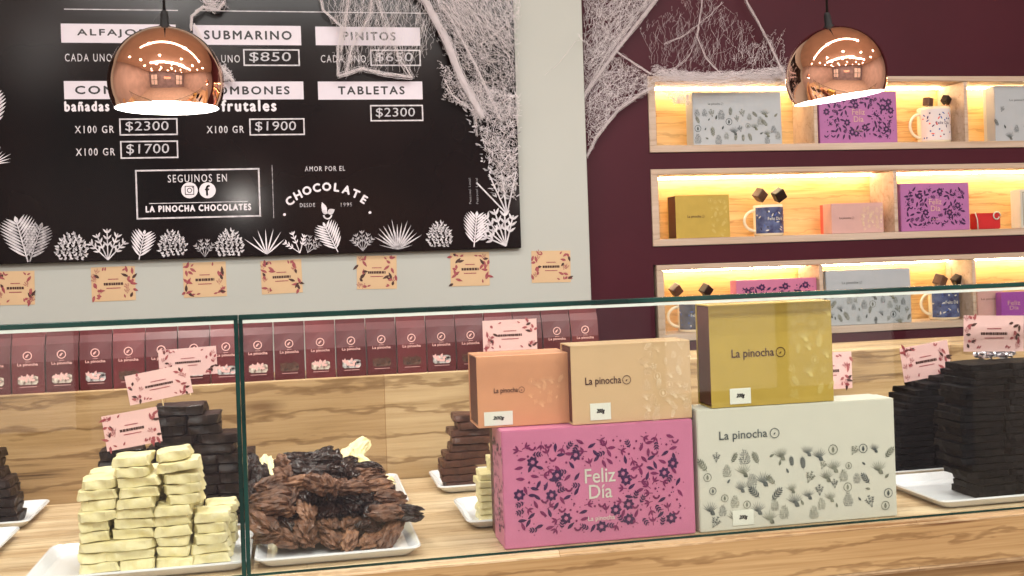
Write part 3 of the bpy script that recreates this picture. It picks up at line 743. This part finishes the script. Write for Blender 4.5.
for l in range(9):
    for i, s in enumerate(RW):
        if (i == 3 and l > 4) : continue
        j = random.uniform(-8, 8)
        put_slab('w', MT['white_choc'], cu_(s[0]+j), cu_(s[1]+j), 1.468, .046, ZS+l*LH, LH, wl(l, i, 'rear'), 'white slabs on the front left plate', .0052)
# generic stacks in layers
def stack(kind, m, base, h, n, ext, yc, d, wid, label, group, rough, rows=1):
    for l in range(n):
        xa, xb = ext(l)
        if xb-xa < .02: continue
        k = max(1, round((xb-xa)/wid)); w = (xb-xa)/k
        for i in range(k):
            o_ = (random.uniform(-.2, .2))*w if 0 < i < k else 0
            a = xa+i*w+random.uniform(-.003, .003); b_ = a+w-.001
            for r_ in range(rows):
                lb = '%s, %s layer up, %s from the left' % (label, ordn(l+1), ordn(i+1))
                if rows > 1: lb += (', front row', ', rear row')[r_]
                put_slab(kind, m, a, b_, yc+r_*(d+.001)+random.uniform(-.004, .004), d*.96, base+l*h, h, lb, group, rough, random.uniform(-.03, .03))
X_ = lambda px, py, Y: at(px, py, Y).x
# dark stack left of the joint (stepped)
def ext1(l):
    z = l*.0145
    xa = X_(103, 500, 1.63) if l < 8 else (X_(155, 430, 1.63))
    xb = X_(262, 500, 1.63) if l < 7 else X_(238, 430, 1.63) if l < 9 else X_(224, 430, 1.63) if l < 11 else X_(206, 420, 1.63)
    return max(xa, -.285), min(xb, -.066+(.0 if l > 0 else 0))
stack('d', MT['dark_choc'], ZS, .0145, 12, ext1, 1.635, .058, .058, 'dark slab in the tall left stack', 'dark slabs beside the glass joint', .004)
put_slab('d', MT['dark_choc'], X_(168, 400, 1.64), X_(204, 400, 1.64), 1.70, .05, ZS, .17, 'thick dark chocolate block behind the tall left stack', 'dark slabs beside the glass joint', .004)
# far left dark stack
def ext2(l): return -.56, (-.415 if l < 5 else -.428)-.0018*l
stack('d2', MT['dark_choc'], ZS, .0135, 8, ext2, 1.735, .06, .075, 'dark slab on the far left plate', 'dark slabs at the far left', .004)
# milk slabs near the upstand
def ext3(l):
    e = [(.226, .278), (.226, .285), (.222, .282), (.223, .300), (.230, .305), (.24, .305), (.244, .315), (.238, .318), (.248, .315), (.246, .292)]
    return e[l][0]-.006, e[l][1]-.006
stack('m', MT['milk_choc'], ZS, .0118, 10, ext3, 1.748, .05, .055, 'milk slab in the leaning stack near upstand', 'milk slabs on the small rear plate', .003)
# white slabs left of the pink box
def ext4(l): return (.238+(.018 if l > 6 else 0)+(.01 if l > 8 else 0), .305)
stack('w2', MT['white_choc'], ZS, .0098, 10, ext4, 1.515, .05, .032, 'white slab in the column beside the pink box', 'white slabs on the small front plate', .0025)
# near-black stacks on the right
XF = X_(954, 440, 1.41)
def ext5(l): return (XF+(.022 if l < 3 else .012 if l < 5 else 0)+(.008 if l > 12 else 0)+(.012 if l > 15 else 0)+random.uniform(-.004, .004), 1.145)
stack('b', MT['black_choc'], ZS, .0102, 19, ext5, 1.423, .07, .068, 'near-black slab in the front right stack', 'near-black slabs on the front right plate', .003)
def ext6(l):
    z = l*.0102
    xa = X_(([893]*9+[896, 901, 908, 914, 923, 936, 948])[l], 420, 1.60)
    return (xa+random.uniform(-.003, .003), 1.15)
stack('b', MT['black_choc'], ZS, .0102, 16, ext6, 1.625, .075, .075, 'near-black slab in the rear right stack', 'near-black slabs on the rear right plate', .003)
# ------------------------------------------------------------------ bark pieces
def bark_mesh(m, seed, Ln=.046, R=.0135):
    rnd = random.Random(seed); b = bmesh.new(); n = 40; S = 12
    k = rnd.choice((4, 5, 6)); ph = rnd.uniform(0, 6); rings = []
    for i in range(S+1):
        t = i/S; y = (t-.5)*Ln; env = (.88+.18*math.sin(PI*min(1, t*1.1)))*(1 if 0 < i < S else .88)
        row = []
        for j in range(n):
            a = 2*PI*j/n; q_ = Vector((math.cos(a)*1.6+seed*3.7, math.sin(a)*1.6, t*1.4))
            r = R*env*(1+.30*abs(math.sin(k*.5*a+ph+t*.8))+.08*math.sin((k*2+1)*a+ph*2)+.40*noise.noise(q_)+.22*noise.noise(q_*3.5)+.08*noise.noise(q_*8)-.12)
            r = max(r, R*.3)
            row.append(b.verts.new((r*math.cos(a), y+.003*noise.noise(q_*3)+(.004*math.sin(k*a+ph) if i in (0, S) else 0), r*.8*math.sin(a))))
        rings.append(row)
    for a, c in zip(rings, rings[1:]):
        for j in range(n): b.faces.new((a[j], a[(j+1) % n], c[(j+1) % n], c[j]))
    for rr, s in ((rings[0], 1), (rings[-1], -1)):
        inner = [b.verts.new((v.co.x*.45, v.co.y+s*-.003*(1+2.5*noise.noise(v.co*260)), v.co.z*.45)) for v in rr]
        for j in range(n):
            b.faces.new((rr[j], inner[j], inner[(j+1) % n], rr[(j+1) % n]))
        b.faces.new(inner)
    bmesh.ops.recalc_face_normals(b, faces=b.faces[:])
    return mesh_from(b, 'chocolate_bark', m)
BK = {k: [bark_mesh(MT[k], s) for s in range(s0, s0+6)] for k, s0 in (('bark_milk', 1), ('bark_dark', 11), ('white_choc', 21), ('bark_light', 31))}
def bark(k, px, py, Y, rz, rx=0.0, sc=1.0, label='', group='', ry=0.0):
    a = at(px, py, Y); o = inst('chocolate_bark', random.choice(BK[k]), None, (a.x, Y, max(a.z, ZS+.0105*sc)), (rx, ry, rz)); o.scale = (sc,)*3
    return tag(o, label, 'chocolate', group)
nm = {'m': 'milk', 'd': 'dark'}
RWS = [(1.42, 537, 266, 390, 19), (1.432, 524, 262, 393, 19), (1.445, 511, 264, 396, 19), (1.46, 498, 270, 388, 19), (1.475, 486, 276, 378, 19), (1.495, 474, 286, 366, 14), (1.515, 464, 296, 348, 13), (1.525, 458, 306, 336, 13)]
for r_, (Y, py, xa, xb, st) in enumerate(RWS):
    n_ = int((xb-xa)/st)+1
    for i in range(n_):
        px = xa+i*(xb-xa)/(n_-1); out = (px-328)/75.0
        pd = .3 if r_ < 3 else .18 if r_ < 5 else 1.0 if abs(px-322) < 34 else .5
        k = 'd' if random.random() < pd else 'm'
        rz = -out*.8+random.uniform(-.4, .4) if r_ < 3 else random.uniform(-1.4, 1.4)
        bark((random.choice(('bark_milk', 'bark_milk', 'bark_light')) if k == 'm' else 'bark_dark'), px+random.uniform(-3, 3), py+random.uniform(-2, 2), Y+random.uniform(-.004, .004), rz, random.uniform(-.2, .6), random.uniform(.66, .95),
             'folded %s chocolate bark in the mound, %s row up, %s from the left' % (nm[k], ordn(r_+1), ordn(i+1)), 'bark pieces in the brown mound', random.uniform(-.4, .4) if r_ > 2 else 0)
for r_, (Y, z, xs) in enumerate(((1.49, .012, (-.02, .01, .04, .07, .10)), (1.465, .016, (-.025, 0, .02, .04, .06, .08, .1)), (1.475, .036, (-.01, .015, .04, .065, .085)), (1.53, .012, (-.02, .02, .06, .1)), (1.53, .036, (0, .03, .06, .085)), (1.51, .058, (.02, .045, .068)))):
    for i, x in enumerate(xs):
        o = inst('chocolate_bark', random.choice(BK['bark_dark']), None, (x, Y, ZS+z), (0, 0, random.uniform(-.5, .5)))
        tag(o, 'dark bark at the core of the brown mound, hidden row %s, %s from left' % (ordn(r_+1), ordn(i+1)), 'chocolate', 'bark pieces in the brown mound')
for px, py, Y, rz, ry, k, lb in ((404, 513, 1.43, 1.25, 0, 'bark_dark', 'dark bark piece poking out over the plate at right'), (386, 513, 1.425, 1.2, .1, 'bark_milk', 'milk bark piece lying toward the right plate rim'), (386, 491, 1.50, .3, 0, 'bark_dark', 'short dark bark behind the right slope of the mound'),
    (272, 504, 1.44, 1.1, -.3, 'bark_milk', 'long milk bark jutting out at the left of the mound'), (352, 488, 1.46, 1.35, .4, 'bark_milk', 'long milk bark sloping down the right of the mound'), (366, 470, 1.5, 1.0, .5, 'bark_dark', 'dark ribbed bark sloping at the upper right of the mound'),
    (283, 465, 1.52, .2, 1.45, 'bark_milk', 'milk bark standing upright at the upper left of mound'), (316, 484, 1.44, .5, 1.2, 'bark_milk', 'pale milk bark standing upright in the middle of mound'), (329, 484, 1.44, .2, 1.0, 'bark_milk', 'broad milk bark leaning beside the upright middle piece')):
    bark(k, px, py, Y, rz, 0, .85, lb, 'bark pieces in the brown mound', ry)
for px, py, Y, lb in ((252, 470, 1.60, 'tall dark bark just right of the glass joint'), (262, 480, 1.58, 'dark bark between the glass joint and the mound'), (256, 495, 1.57, 'low dark bark beside the glass joint')):
    bark('bark_dark', px, py, Y, .2, 1.3, .75, lb, 'dark bark beside the joint')
wb = [(268, 470, 1.70), (284, 463, 1.74), (292, 470, 1.68), (305, 475, 1.70), (322, 475, 1.70), (335, 470, 1.68), (345, 460, 1.70), (356, 452, 1.74), (352, 470, 1.68), (362, 465, 1.72), (372, 477, 1.68), (364, 482, 1.66), (345, 485, 1.66), (377, 485, 1.68), (340, 478, 1.75), (355, 488, 1.75), (300, 485, 1.72), (276, 485, 1.70)]
for i, (px, py, Y) in enumerate(wb):
    bark('white_choc', px, py, Y, random.uniform(-1.5, 1.5), random.uniform(0, .8), .95, 'white chocolate bark on the rear plate, %s from the left' % ordn(i+1), 'white bark on the plate behind the brown mound')
# ------------------------------------------------------------------ pink tags in the case
def ptag(label, cx, cy, Y, wpx, hpx, ang, seed, stick=0.0, lean=0.0):
    a = at(cx, cy, Y); s = (at(cx+50, cy, Y)-at(cx-50, cy, Y)).length/100
    h = hpx*s; w = wpx*s; r = math.radians(ang)
    # bottom centre from the middle of the card
    bx_ = a.x-math.sin(-r)*(-h/2)*-1 if False else a.x+math.sin(r)*h/2*1.0
    bz = a.z-math.cos(r)*h/2
    return price_tag('price_tag', label, (bx_, Y, bz), (lean, -r, 0), w, h, MT['tag_pink'], [MT['brown_ink'], MT['berry']], 'rose tags inside the glass case', seed, stick)
ptag('rose paper tag in front of the bags, rearmost of the left three', 188, 362, 1.735, 58, 29, 2, 21, .03)
ptag('rose paper tag tilted up, middle of the left three tags', 159, 384.5, 1.60, 64, 31, 9, 22, .01)
ptag('rose paper tag nearest the white slabs, lowest of the left three', 132, 429, 1.592, 56, 37, 7.5, 23)
ptag('rose paper tag standing behind the peach box before the bags', 510, 335, 1.80, 54, 30, 0, 24, .04)
ptag('rose paper tag on top of the front near-black stack', 994, 333.5, 1.43, 60, 32, -2.5, 25, .0)
ptag('rose paper tag tilted above the rear near-black stack', 926, 361, 1.62, 48, 31, 7, 26, .02)
ptag('rose paper tag half hidden behind the gold box', 829, 371, 1.80, 46, 34, 0, 27, .11)
# foil wrapped bits on the black stack
b = bmesh.new()
def foil_piece(cx, cy, Y, s, label):
    a = at(cx, cy, Y); b = bmesh.new(); bmesh.ops.create_icosphere(b, subdivisions=3, radius=.5)
    for v in b.verts:
        q_ = noise.noise_vector(v.co*5+Vector((cx, 0, 0))); v.co = Vector((v.co.x*s*1.6+q_.x*s*.35, v.co.y*s*.9+q_.y*s*.3, v.co.z*s*.5+q_.z*s*.25))
    tag(obj('wrapped_chocolate', b, [MT['foil']], None, a), label, 'chocolate', 'foil wrapped pieces on the near-black stacks')
foil_piece(985, 355, 1.455, .02, 'crumpled silver wrapper under the topmost rose tag, left one')
foil_piece(1004, 354, 1.46, .022, 'crumpled silver wrapper under the topmost rose tag, right one')
foil_piece(966, 368, 1.60, .022, 'crumpled silver wrapper on top of the rear stack')
foil_piece(962, 382, 1.585, .014, 'small silver wrapper on the rear stack face')
# ------------------------------------------------------------------ things on the wall shelves
YS = YW+.012
def zsh(R): return R[0]+TH+.0006
def sbox(name, label, x0, x1, ytop, R, Y, d, m, under, kind='lid', xmid=None):
    z = zsh(R); ym = (ytop+ytop)/2
    a = at(x0, ytop, Y); b_ = at(x1, ytop, Y); w = b_.x-a.x; h = (a.z+b_.z)/2-z
    f = lid_box if kind == 'lid' else sleeve_box
    return f(name, label, ((a.x+b_.x)/2, Y, z), w, h, d, m, under), w, h
t, w, h = sbox('gift_box', 'grey botanical gift box at left on the topmost shelf', 692, 780.5, 92, R1, YS+.02, .06, MT['boxgrey'], MT['boxgrey'])
botanic(w, h, 31, .03, .01, h*.62, 60, (0, 1)).build('printed_pattern', [MT['botan_dk'], MT['botan']], t, y=-.0008)
p = Print(); brand(p, -w*.26, h*.75, .05, .008); p.build('lettering', [MT['botan_dk']], t, y=-.0009)
def fest_box(label, x0, x1, yt, R, Y, seed, m='orchid'):
    t, w, h = sbox('gift_box', label, x0, x1, yt, R, Y, .05, MT[m], MT[m])
    festive(w, h, seed, .019, [(0, h*.52, w*.13, h*.18)], 110).build('printed_pattern', [MT['navy'], MT['navy'], MT[m]], t, y=-.0008)
    p = Print(); p.text('Feliz', 0, h*.55, h=.017, bold=.01); p.text('Día', 0, h*.41, h=.017, bold=.01); p.text('La pinocha', 0, h*.22, w=.03, h=.006); p.build('lettering', [MT['mauve']], t, y=-.0012)
fest_box('orchid pink floral gift box on the topmost shelf behind the right lamp', 818.5, 896, 91.5, R1, YS, 41)
t, w, h = sbox('gift_box', 'cool grey gift box at the right end of the topmost shelf', 994, 1060, 86, R1, YS+.01, .06, MT['boxgrey'], MT['boxwhite'])
botanic(w, h, 33, .028, .01, h*.6, 16, (0,)).build('printed_pattern', [MT['botan_dk']], t, y=-.0008)
p = Print(); p.text('La pinocha', -w*.15, h*.72, w=.06, h=.008); p.build('lettering', [MT['botan_dk']], t, y=-.0009)
t, w, h = sbox('gift_box', 'olive gold gift box at the left of the middle shelf', 675, 729, 195, R2, YS, .07, MT['gold'], MT['boxbrown'], 'sleeve')
p = Print(); brand(p, -w*.16, h*.46, .055, .009); p.build('lettering', [MT['brown_ink']], t, y=-.0009)
botanic(w*.34, h, 34, .02, .01, h*.9, 18, (0,)).build('varnish_pattern', [MT['gold_hi']], t, loc=(w*.3, -.0006, 0))
t, w, h = sbox('gift_box', 'dusty peach gift box with coral side on the middle shelf', 831, 883, 203, R2, YS, .075, MT['mauve'], MT['coral'])
p = Print(); brand(p, -w*.24, h*.46, .05, .008); p.build('lettering', [MT['brown_ink']], t, y=-.0009)
botanic(w*.4, h, 35, .018, .01, h*.85, 22, (0,)).build('varnish_pattern', [MT['cream_hi']], t, loc=(w*.28, -.0006, 0))
fest_box('orchid pink floral gift box beside the divider on the middle shelf', 900, 968.5, 183, R2, YS, 43)
t, w, h = sbox('gift_box', 'cream box at the right photo edge on the middle shelf', 1020, 1060, 189, R2, YS, .05, MT['boxwhite'], MT['boxwhite'])
p = Print(); p.frame(-w/2+.008, w/2-.008, .008, h-.008, .0015); p.build('printed_border', [MT['brown_ink']], t, y=-.0009)
fest_box('pink floral gift box crossed by the glass edge, lowest shelf', 736, 816.5, 279, R3, YS, 44, 'pink')
t, w, h = sbox('gift_box', 'pale grey botanical gift box on the lowest shelf', 825.5, 910, 269.5, R3, YS, .06, MT['boxgrey'], MT['boxgrey'])
botanic(w, h, 36, .03, .008, h*.6, 60, (0, 1)).build('printed_pattern', [MT['botan_dk'], MT['botan']], t, y=-.0008)
p = Print(); brand(p, -w*.22, h*.74, .07, .009); p.build('lettering', [MT['botan_dk']], t, y=-.0009)
t, w, h = sbox('gift_box', 'dull mauve box behind the purple box on the lowest shelf', 977, 1003, 289, R3, YS+.04, .04, MT['mauve'], MT['mauve'])
p = Print(); p.text('La pinocha', 0, h*.6, w=w*.7, h=.008); p.build('lettering', [MT['brown_ink']], t, y=-.0009)
t, w, h = sbox('gift_box', 'small purple box leaning at the right of the lowest shelf', 1001, 1026, 292, R3, YS, .03, MT['purple'], MT['purple'])
p = Print(); p.text('Feliz', 0, h*.48, w=w*.5, h=.014, m=0); p.text('Día', 0, h*.3, w=w*.35, h=.012, m=0); p.build('lettering', [MT['mauve']], t, y=-.0009)
# little red box with a curl
a = at(988, 230, YS); z = zsh(R2)
t = thing('ribbon_box', 'small red box with white curled ribbon on the middle shelf', 'box', (a.x, YS, z))
obj('box_body', BX(-.036, .046, 0, .04, 0, .05, bev=.003, seg=2), MT['red'], t)
b = bmesh.new(); tube(b, [(.03+.014*math.cos(k*.5)*(1-k*.03), -.003, .04+.014*math.sin(k*.5)*(1-k*.03)) for k in range(13)], .0022, 6); tube(b, [(-.036, -.002, 0), (-.037, -.002, .03), (-.044, -.002, .052)], .002, 6)
obj('ribbon_curl', b, MT['boxwhite'], t, smooth=True)
# mugs
def mug(label, px0, px1, ytop, R, Y, pm, seed):
    z = zsh(R); a = at(px0, ytop, Y+.04); b_ = at(px1, ytop, Y+.04); r = (b_.x-a.x)/2*.985; h = (a.z+b_.z)/2-z
    t = thing('mug', label, 'mug', ((a.x+b_.x)/2, Y+.042, z))
    b = bmesh.new(); lathe(b, [(.001, 0), (r*.9, 0), (r*.97, .003), (r, .01), (r, h-.002), (r-.0015, h), (r-.003, h-.002), (r-.003, .006), (.001, .005)], 40)
    obj('body', b, MT['mug_cream'], t, smooth=True)
    b = bmesh.new(); rnd = random.Random(seed); tube(b, [(-r+.003-.036*math.sin(PI*k/10), 0, h*.5+h*.33*math.cos(PI*k/10)) for k in range(11)], .0045, 8)
    obj('handle', b, MT['mug_cream'], t, smooth=True)
    # wrapped print: panel on the cylinder
    def cyl(pr, rr):
        me = pr
        for v in me.vertices:
            an = v.co.x/r; v.co = Vector((rr*math.sin(an), -rr*math.cos(an), v.co.z))
        return me
    p = Print(); W2 = r*1.38; n = 24
    for k in range(n): p.rect(-W2+2*W2*k/n, -W2+2*W2*(k+1)/n, .008, h-.008)
    inst('printed_panel', cyl(p.mesh('printed_panel', [pm]), r+.0005), t)
    p = Print(); 
    for k in range(34):
        u = rnd.uniform(-W2*.9, W2*.9); v = rnd.uniform(.014, h-.02)
        if rnd.random() < .5: p.leaf(u, v, .012, .004, rnd.uniform(0, PI), rnd.choice((0, 1, 2)))
        else: p.disc(u, v, .0028, rnd.choice((0, 1, 2)), 6)
    p.text('Feliz Día', 0, h*.5, w=r*.9, h=.009, m=0, bold=.01)
    inst('mug_print', cyl(p.mesh('mug_print', [MT['boxwhite'] if pm is not MT['mug_white'] else MT['navy'], MT['blue'], MT['coral'] if pm is MT['mug_white'] else MT['ink']]), r+.001), t)
    return t
MY = YS+.012
mg = [mug('pale patterned mug with cocoa sticks on the topmost shelf', 919, 948, 108, R1, MY, MT['mug_white'], 1),
 mug('dark blue patterned mug with cocoa sticks on the middle shelf', 754, 782, 205, R2, MY, MT['mug_blue'], 2),
 mug('grey patterned mug behind the glass at left of lowest shelf', 678, 706, 301, R3, MY, MT['mug_dark'], 3),
 mug('blue patterned mug with cocoa sticks right on the lowest shelf', 930, 957, 287, R3, MY, MT['mug_blue'], 4)]
def cube_stick(px, py, s, mugo, rot, label, kind):
    Y = MY+.042; a = at(px, py, Y); t = thing('cocoa_stick', label, 'chocolate stick', a, (0, 0, 0), 'cocoa sticks in the mugs')
    b = BX(-s, s, -s*.9, s*.9, -s, s, bev=s*.14); b2 = mesh_from(b, 'chocolate_cube', MT[kind]); inst('chocolate_cube', b2, t, (0, 0, 0), (rot*.5, rot, .5))
    top = Vector((0, 0, -s)); m = mugo.location-a; r0 = .012 if m.x > 0 else -.012
    obj('stick', tube(bmesh.new(), [Vector((0, 0, -s*.6)), Vector((m.x*.65, .0, m.z+.02))], .0018, 6), MT['stick'], t)
cube_stick(928, 102, .013, mg[0], .1, 'brown cocoa cube on a stick, left in the topmost shelf mug', 'milk_choc')
cube_stick(946, 100, .012, mg[0], .5, 'dark cocoa cube on a stick, right in the topmost shelf mug', 'dark_choc')
cube_stick(760, 195, .016, mg[1], .6, 'brown cocoa cube on a stick, left in the middle shelf mug', 'milk_choc')
cube_stick(779, 195, .0165, mg[1], .9, 'dark cocoa cube on a stick, right in the middle shelf mug', 'dark_choc')
cube_stick(676, 290, .015, mg[2], .8, 'cocoa cube on a stick at far left of the lowest shelf', 'milk_choc')
cube_stick(706, 290, .015, mg[2], .6, 'cocoa cube on a stick beside the pink box, lowest shelf', 'dark_choc')
cube_stick(940, 280.5, .0165, mg[3], .4, 'brown cocoa cube on a stick, left in the lowest blue mug', 'milk_choc')
cube_stick(957, 280, .014, mg[3], .8, 'dark cocoa cube on a stick, right in the lowest blue mug', 'dark_choc')
# ------------------------------------------------------------------ pendant lamps
YLm = 1.75
def lamp(label, cx, cy, rpx, tilt):
    a = at(cx, cy, YLm); zc = (a-Vector((0, 0, CZ))).dot(Fw); R = rpx*zc/FPX
    th0 = math.acos(.47)   # opening half angle measured from below
    t = thing('pendant_lamp', label, 'lamp', a)
    prof = []; N_ = 34; az = PI-math.radians(63)
    for i in range(N_+1):
        an = az*i/N_+.0001; prof.append((R*math.sin(an)+1e-5, R*math.cos(an)))
    rot = (0, tilt, 0)
    obj('shade', lathe(bmesh.new(), prof, 72), MT['copper'], t, None, rot, True)
    ri = R-.0025
    inner = [(ri*math.sin(az*i/N_+.0001)+1e-5, ri*math.cos(az*i/N_+.0001)) for i in range(N_+1)][::-1]
    rim = [prof[-1], inner[0]]
    b = lathe(bmesh.new(), rim+inner[1:], 72); obj('inner_lining', b, MT['liner'], t, None, rot, True)
    b = bmesh.new(); lathe(b, [(.001, R+.026), (.0035, R+.026), (.006, R+.019), (.0065, R+.004), (.0095, R+.001), (.0095, R-.003)], 20)
    obj('cord_grip', b, MT['black'], t, None, rot, True)
    b = bmesh.new(); top = Vector((math.sin(tilt)*(R+.02), 0, math.cos(tilt)*(R+.02)))
    obj('cord', tube(b, [top, Vector((top.x, 0, 2.89-a.z))], .0022, 8), MT['black'], t, smooth=True)
    b = bmesh.new(); bmesh.ops.create_uvsphere(b, u_segments=24, v_segments=16, radius=R*.42)
    obj('bulb', b, BULB, t, (-math.sin(tilt)*R*.05, 0, -R*.0), None, True)
    l = bpy.data.lights.new('lamp_light', 'POINT'); l.energy = 5; l.color = (1, .93, .86); l.shadow_soft_size = .02
    o = bpy.data.objects.new('lamp_light', l); COL.objects.link(o); o.parent = t; o.location = (0, 0, -R*.47)
    return t
lamp('copper ball pendant lamp in front of the menu board', 166.5, 83, 56, 0.0)
lamp('copper ball pendant lamp in front of the topmost shelf', 836, 76, 49.2, math.radians(-7))
# ------------------------------------------------------------------ cobwebs
class Web:
    def __init__(s): s.b = bmesh.new()
    def fib(s, p, q_, r=.0004, sag=0.0, wob=.004, n=5):
        r = r*.72
        pts = []; ph = random.uniform(0, 100)
        for i in range(n+1):
            t = i/n; c = p.lerp(q_, t); w = math.sin(PI*t)
            c = c+Vector((noise.noise(Vector((ph, t*3, 0))), noise.noise(Vector((ph, t*3, 7)))*.7, noise.noise(Vector((ph, t*3, 15)))))*wob*w*2+Vector((0, 0, -sag*w)); pts.append(c)
        rings = []
        for i, c in enumerate(pts):
            t = (pts[min(i+1, n)]-pts[max(i-1, 0)]).normalized(); a = t.cross(Vector((0, 1, 0))); a = a.normalized() if a.length > 1e-4 else Vector((1, 0, 0)); b_ = t.cross(a)
            rings.append([s.b.verts.new(c+a*r*math.cos(2.094*k)+b_*r*math.sin(2.094*k)) for k in range(3)])
        for a, c in zip(rings, rings[1:]):
            for k in range(3): s.b.faces.new((a[k], a[(k+1) % 3], c[(k+1) % 3], c[k]))
    def bundle(s, pts, Y, wpx, n, r=.0004):
        for k in range(n):
            off = random.gauss(0, wpx/2.4); of2 = random.gauss(0, wpx/3); yj = random.uniform(-.012, .012)
            P_ = [at(x+off*(.6+.4*math.sin(i*2+k)), y+of2, (Y[i] if isinstance(Y, list) else Y)+yj) for i, (x, y) in enumerate(pts)]
            for a, c in zip(P_, P_[1:]): s.fib(a, c, r, 0, .003, 4)
    def net(s, poly, Y, n, lo, hi, r=.00035, dirn=None, sp=.9, curl=.006):
        xs = [p_[0] for p_ in poly]; ys = [p_[1] for p_ in poly]
        def inside(x, y):
            c = False; j = len(poly)-1
            for i in range(len(poly)):
                if (poly[i][1] > y) != (poly[j][1] > y) and x < (poly[j][0]-poly[i][0])*(y-poly[i][1])/(poly[j][1]-poly[i][1])+poly[i][0]: c = not c
                j = i
            return c
        k = 0; n = int(n*1.7)
        while k < n:
            x, y = random.uniform(min(xs), max(xs)), random.uniform(min(ys), max(ys))
            if not inside(x, y): continue
            a = (dirn if dirn is not None else 0)+random.gauss(0, sp); l = random.uniform(lo, hi)
            x2, y2 = x+l*math.cos(a), y-l*math.sin(a)
            if not inside(x2, y2): x2, y2 = x+(x2-x)*.3, y+(y2-y)*.3
            yj = random.uniform(-.012, .012); s.fib(at(x, y, Y+yj), at(x2, y2, Y+yj), r, 0, curl, 5); k += 1
    def done(s, label, loc):
        for v in s.b.verts: v.co -= loc
        return tag(obj('cobweb', s.b, MT['web'], None, loc), label, 'cobweb')
# over the right part of the menu board
w = Web(); Y = YP-.045
w.bundle([(400, -18), (425, 0), (446, 40), (462, 80), (482, 116)], Y, 6, 150, .0006)
w.bundle([(430, -10), (452, 20), (478, 70), (500, 118)], Y, 4, 16)
w.bundle([(318, -15), (323, 10), (342, 27), (338, 50), (338, 76)], Y, 3, 16)
w.bundle([(338, 76), (362, 68), (385, 74), (412, 77)], Y, 4, 26)
w.bundle([(350, -18), (347, 10), (341, 50)], Y, 4, 18)
w.bundle([(372, -18), (370, 15), (352, 45), (345, 74)], Y, 6, 22)
w.bundle([(372, -18), (385, 20), (400, 60), (412, 76)], Y, 7, 14)
w.bundle([(445, 80), (452, 95), (474, 112), (477, 136)], Y, 2, 8)
w.net([(325, -15), (420, -15), (440, 40), (415, 78), (338, 78)], Y, 260, 10, 45, .0004, 1.5, .35)
w.net([(425, -15), (520, -15), (519, 120), (480, 118), (455, 70)], Y, 620, 6, 30, .00045, 2.3, .9)
w.net([(425, -15), (519, -15), (519, 60), (470, 60)], Y, 150, 20, 60, .0005, 2.2, .3)
w.net([(455, 80), (519, 95), (518, 200), (500, 190), (478, 130)], Y, 420, 4, 14, .00055, 1, 1.5)
w.net([(440, 60), (462, 80), (474, 112), (445, 100)], Y, 80, 5, 16, .0006, 2, 1.2)
w.bundle([(519, 10), (500, 30), (478, 45)], Y, 2, 6)
w.done('white cobweb draped over the upper right of the menu board', at(470, 100, Y))
# between white wall and shelves
w = Web(); Y = YW-.03
w.bundle([(672, -20), (656, 0), (616, 51), (588, 90), (579, 103)], Y, 3.5, 40)
w.bundle([(668, -20), (648, 0), (606, 55), (583, 100)], Y, 3, 16)
w.bundle([(653, 88), (639, 95), (617, 111), (596, 138), (587, 157)], Y, 3, 30)
w.bundle([(616, 51), (632, 62), (651, 74)], Y, 1.4, 14)
w.bundle([(742, -18), (747, 2), (768, 40), (783, 72)], Y, 1.6, 20)
w.bundle([(783, 72), (786, 88), (795, 106)], [Y, 2.6, 1.95], 1.2, 14)
w.bundle([(702, -18), (702, 5), (699, 24), (697, 36), (706, 58), (720, 73)], Y, 1.6, 8)
w.bundle([(699, 24), (683, 36), (664, 44)], Y, 1.5, 6)
w.bundle([(699, 24), (712, 14), (722, 2)], Y, 2, 4)
w.bundle([(699, 28), (694, 45), (686, 60), (672, 72)], Y, 3, 6)
w.net([(583, -15), (668, -15), (616, 51), (584, 96)], Y, 560, 5, 22, .00045, .9, .9)
w.net([(583, -15), (668, -15), (616, 51), (584, 96)], Y, 50, 20, 50, .0005, .9, .2)
w.net([(612, 56), (650, 76), (652, 92), (617, 111), (588, 150), (583, 104)], Y, 420, 5, 18, .00045, .8, .9)
w.net([(640, 30), (702, -10), (745, 20), (780, 73), (655, 74)], Y, 170, 8, 26, .00024, 1.45, .45)
w.net([(650, 66), (690, 72), (740, 71), (784, 66), (786, 78), (650, 82)], YW-.02, 420, 8, 30, .0005, 0, .3)
w.net([(650, 76), (784, 74), (784, 84), (651, 92)], YW-.02, 200, 10, 40, .0005, 0, .2)
w.net([(720, 60), (784, 30), (786, 74)], Y, 60, 6, 18, .0004, 1.4, .6)
w.net([(664, 92), (690, 92), (690, 104), (676, 104)], YW-.012, 90, 3, 8, .0006, 0, 2)
w.bundle([(583, 38), (575, 42), (560, 62), (545, 75)], YP-.01, 1, 3, .0003)
w.bundle([(590, 45), (582, 40), (578, 34)], YP-.02, 2, 5)
w.done('white cobweb stretched from white wall over the topmost shelf corner', at(640, 90, Y))
# small one at the top behind the left lamp
w = Web(); Y = YP-.05
w.bundle([(191, 30), (192, 16), (203, 7), (218, 10), (224, 2)], Y, 2, 24, .0006)
w.bundle([(196, -15), (205, 2), (216, 6)], Y, 5, 26, .0005)
w.bundle([(194, 25), (205, 45), (218, 65), (234, 82)], Y, 4, 24, .0006)
w.net([(198, -15), (228, -15), (226, 10), (205, 12)], Y, 90, 5, 15, .0006, .5, 1)
w.net([(210, 60), (226, 66), (234, 80), (216, 82)], Y, 80, 4, 10, .0006, .5, 1)
w.done('small white cobweb tuft hanging behind the left copper lamp', at(210, 20, Y))
# small purple spider toy and dangling thread on the topmost shelf
print('objects', len(bpy.data.objects))
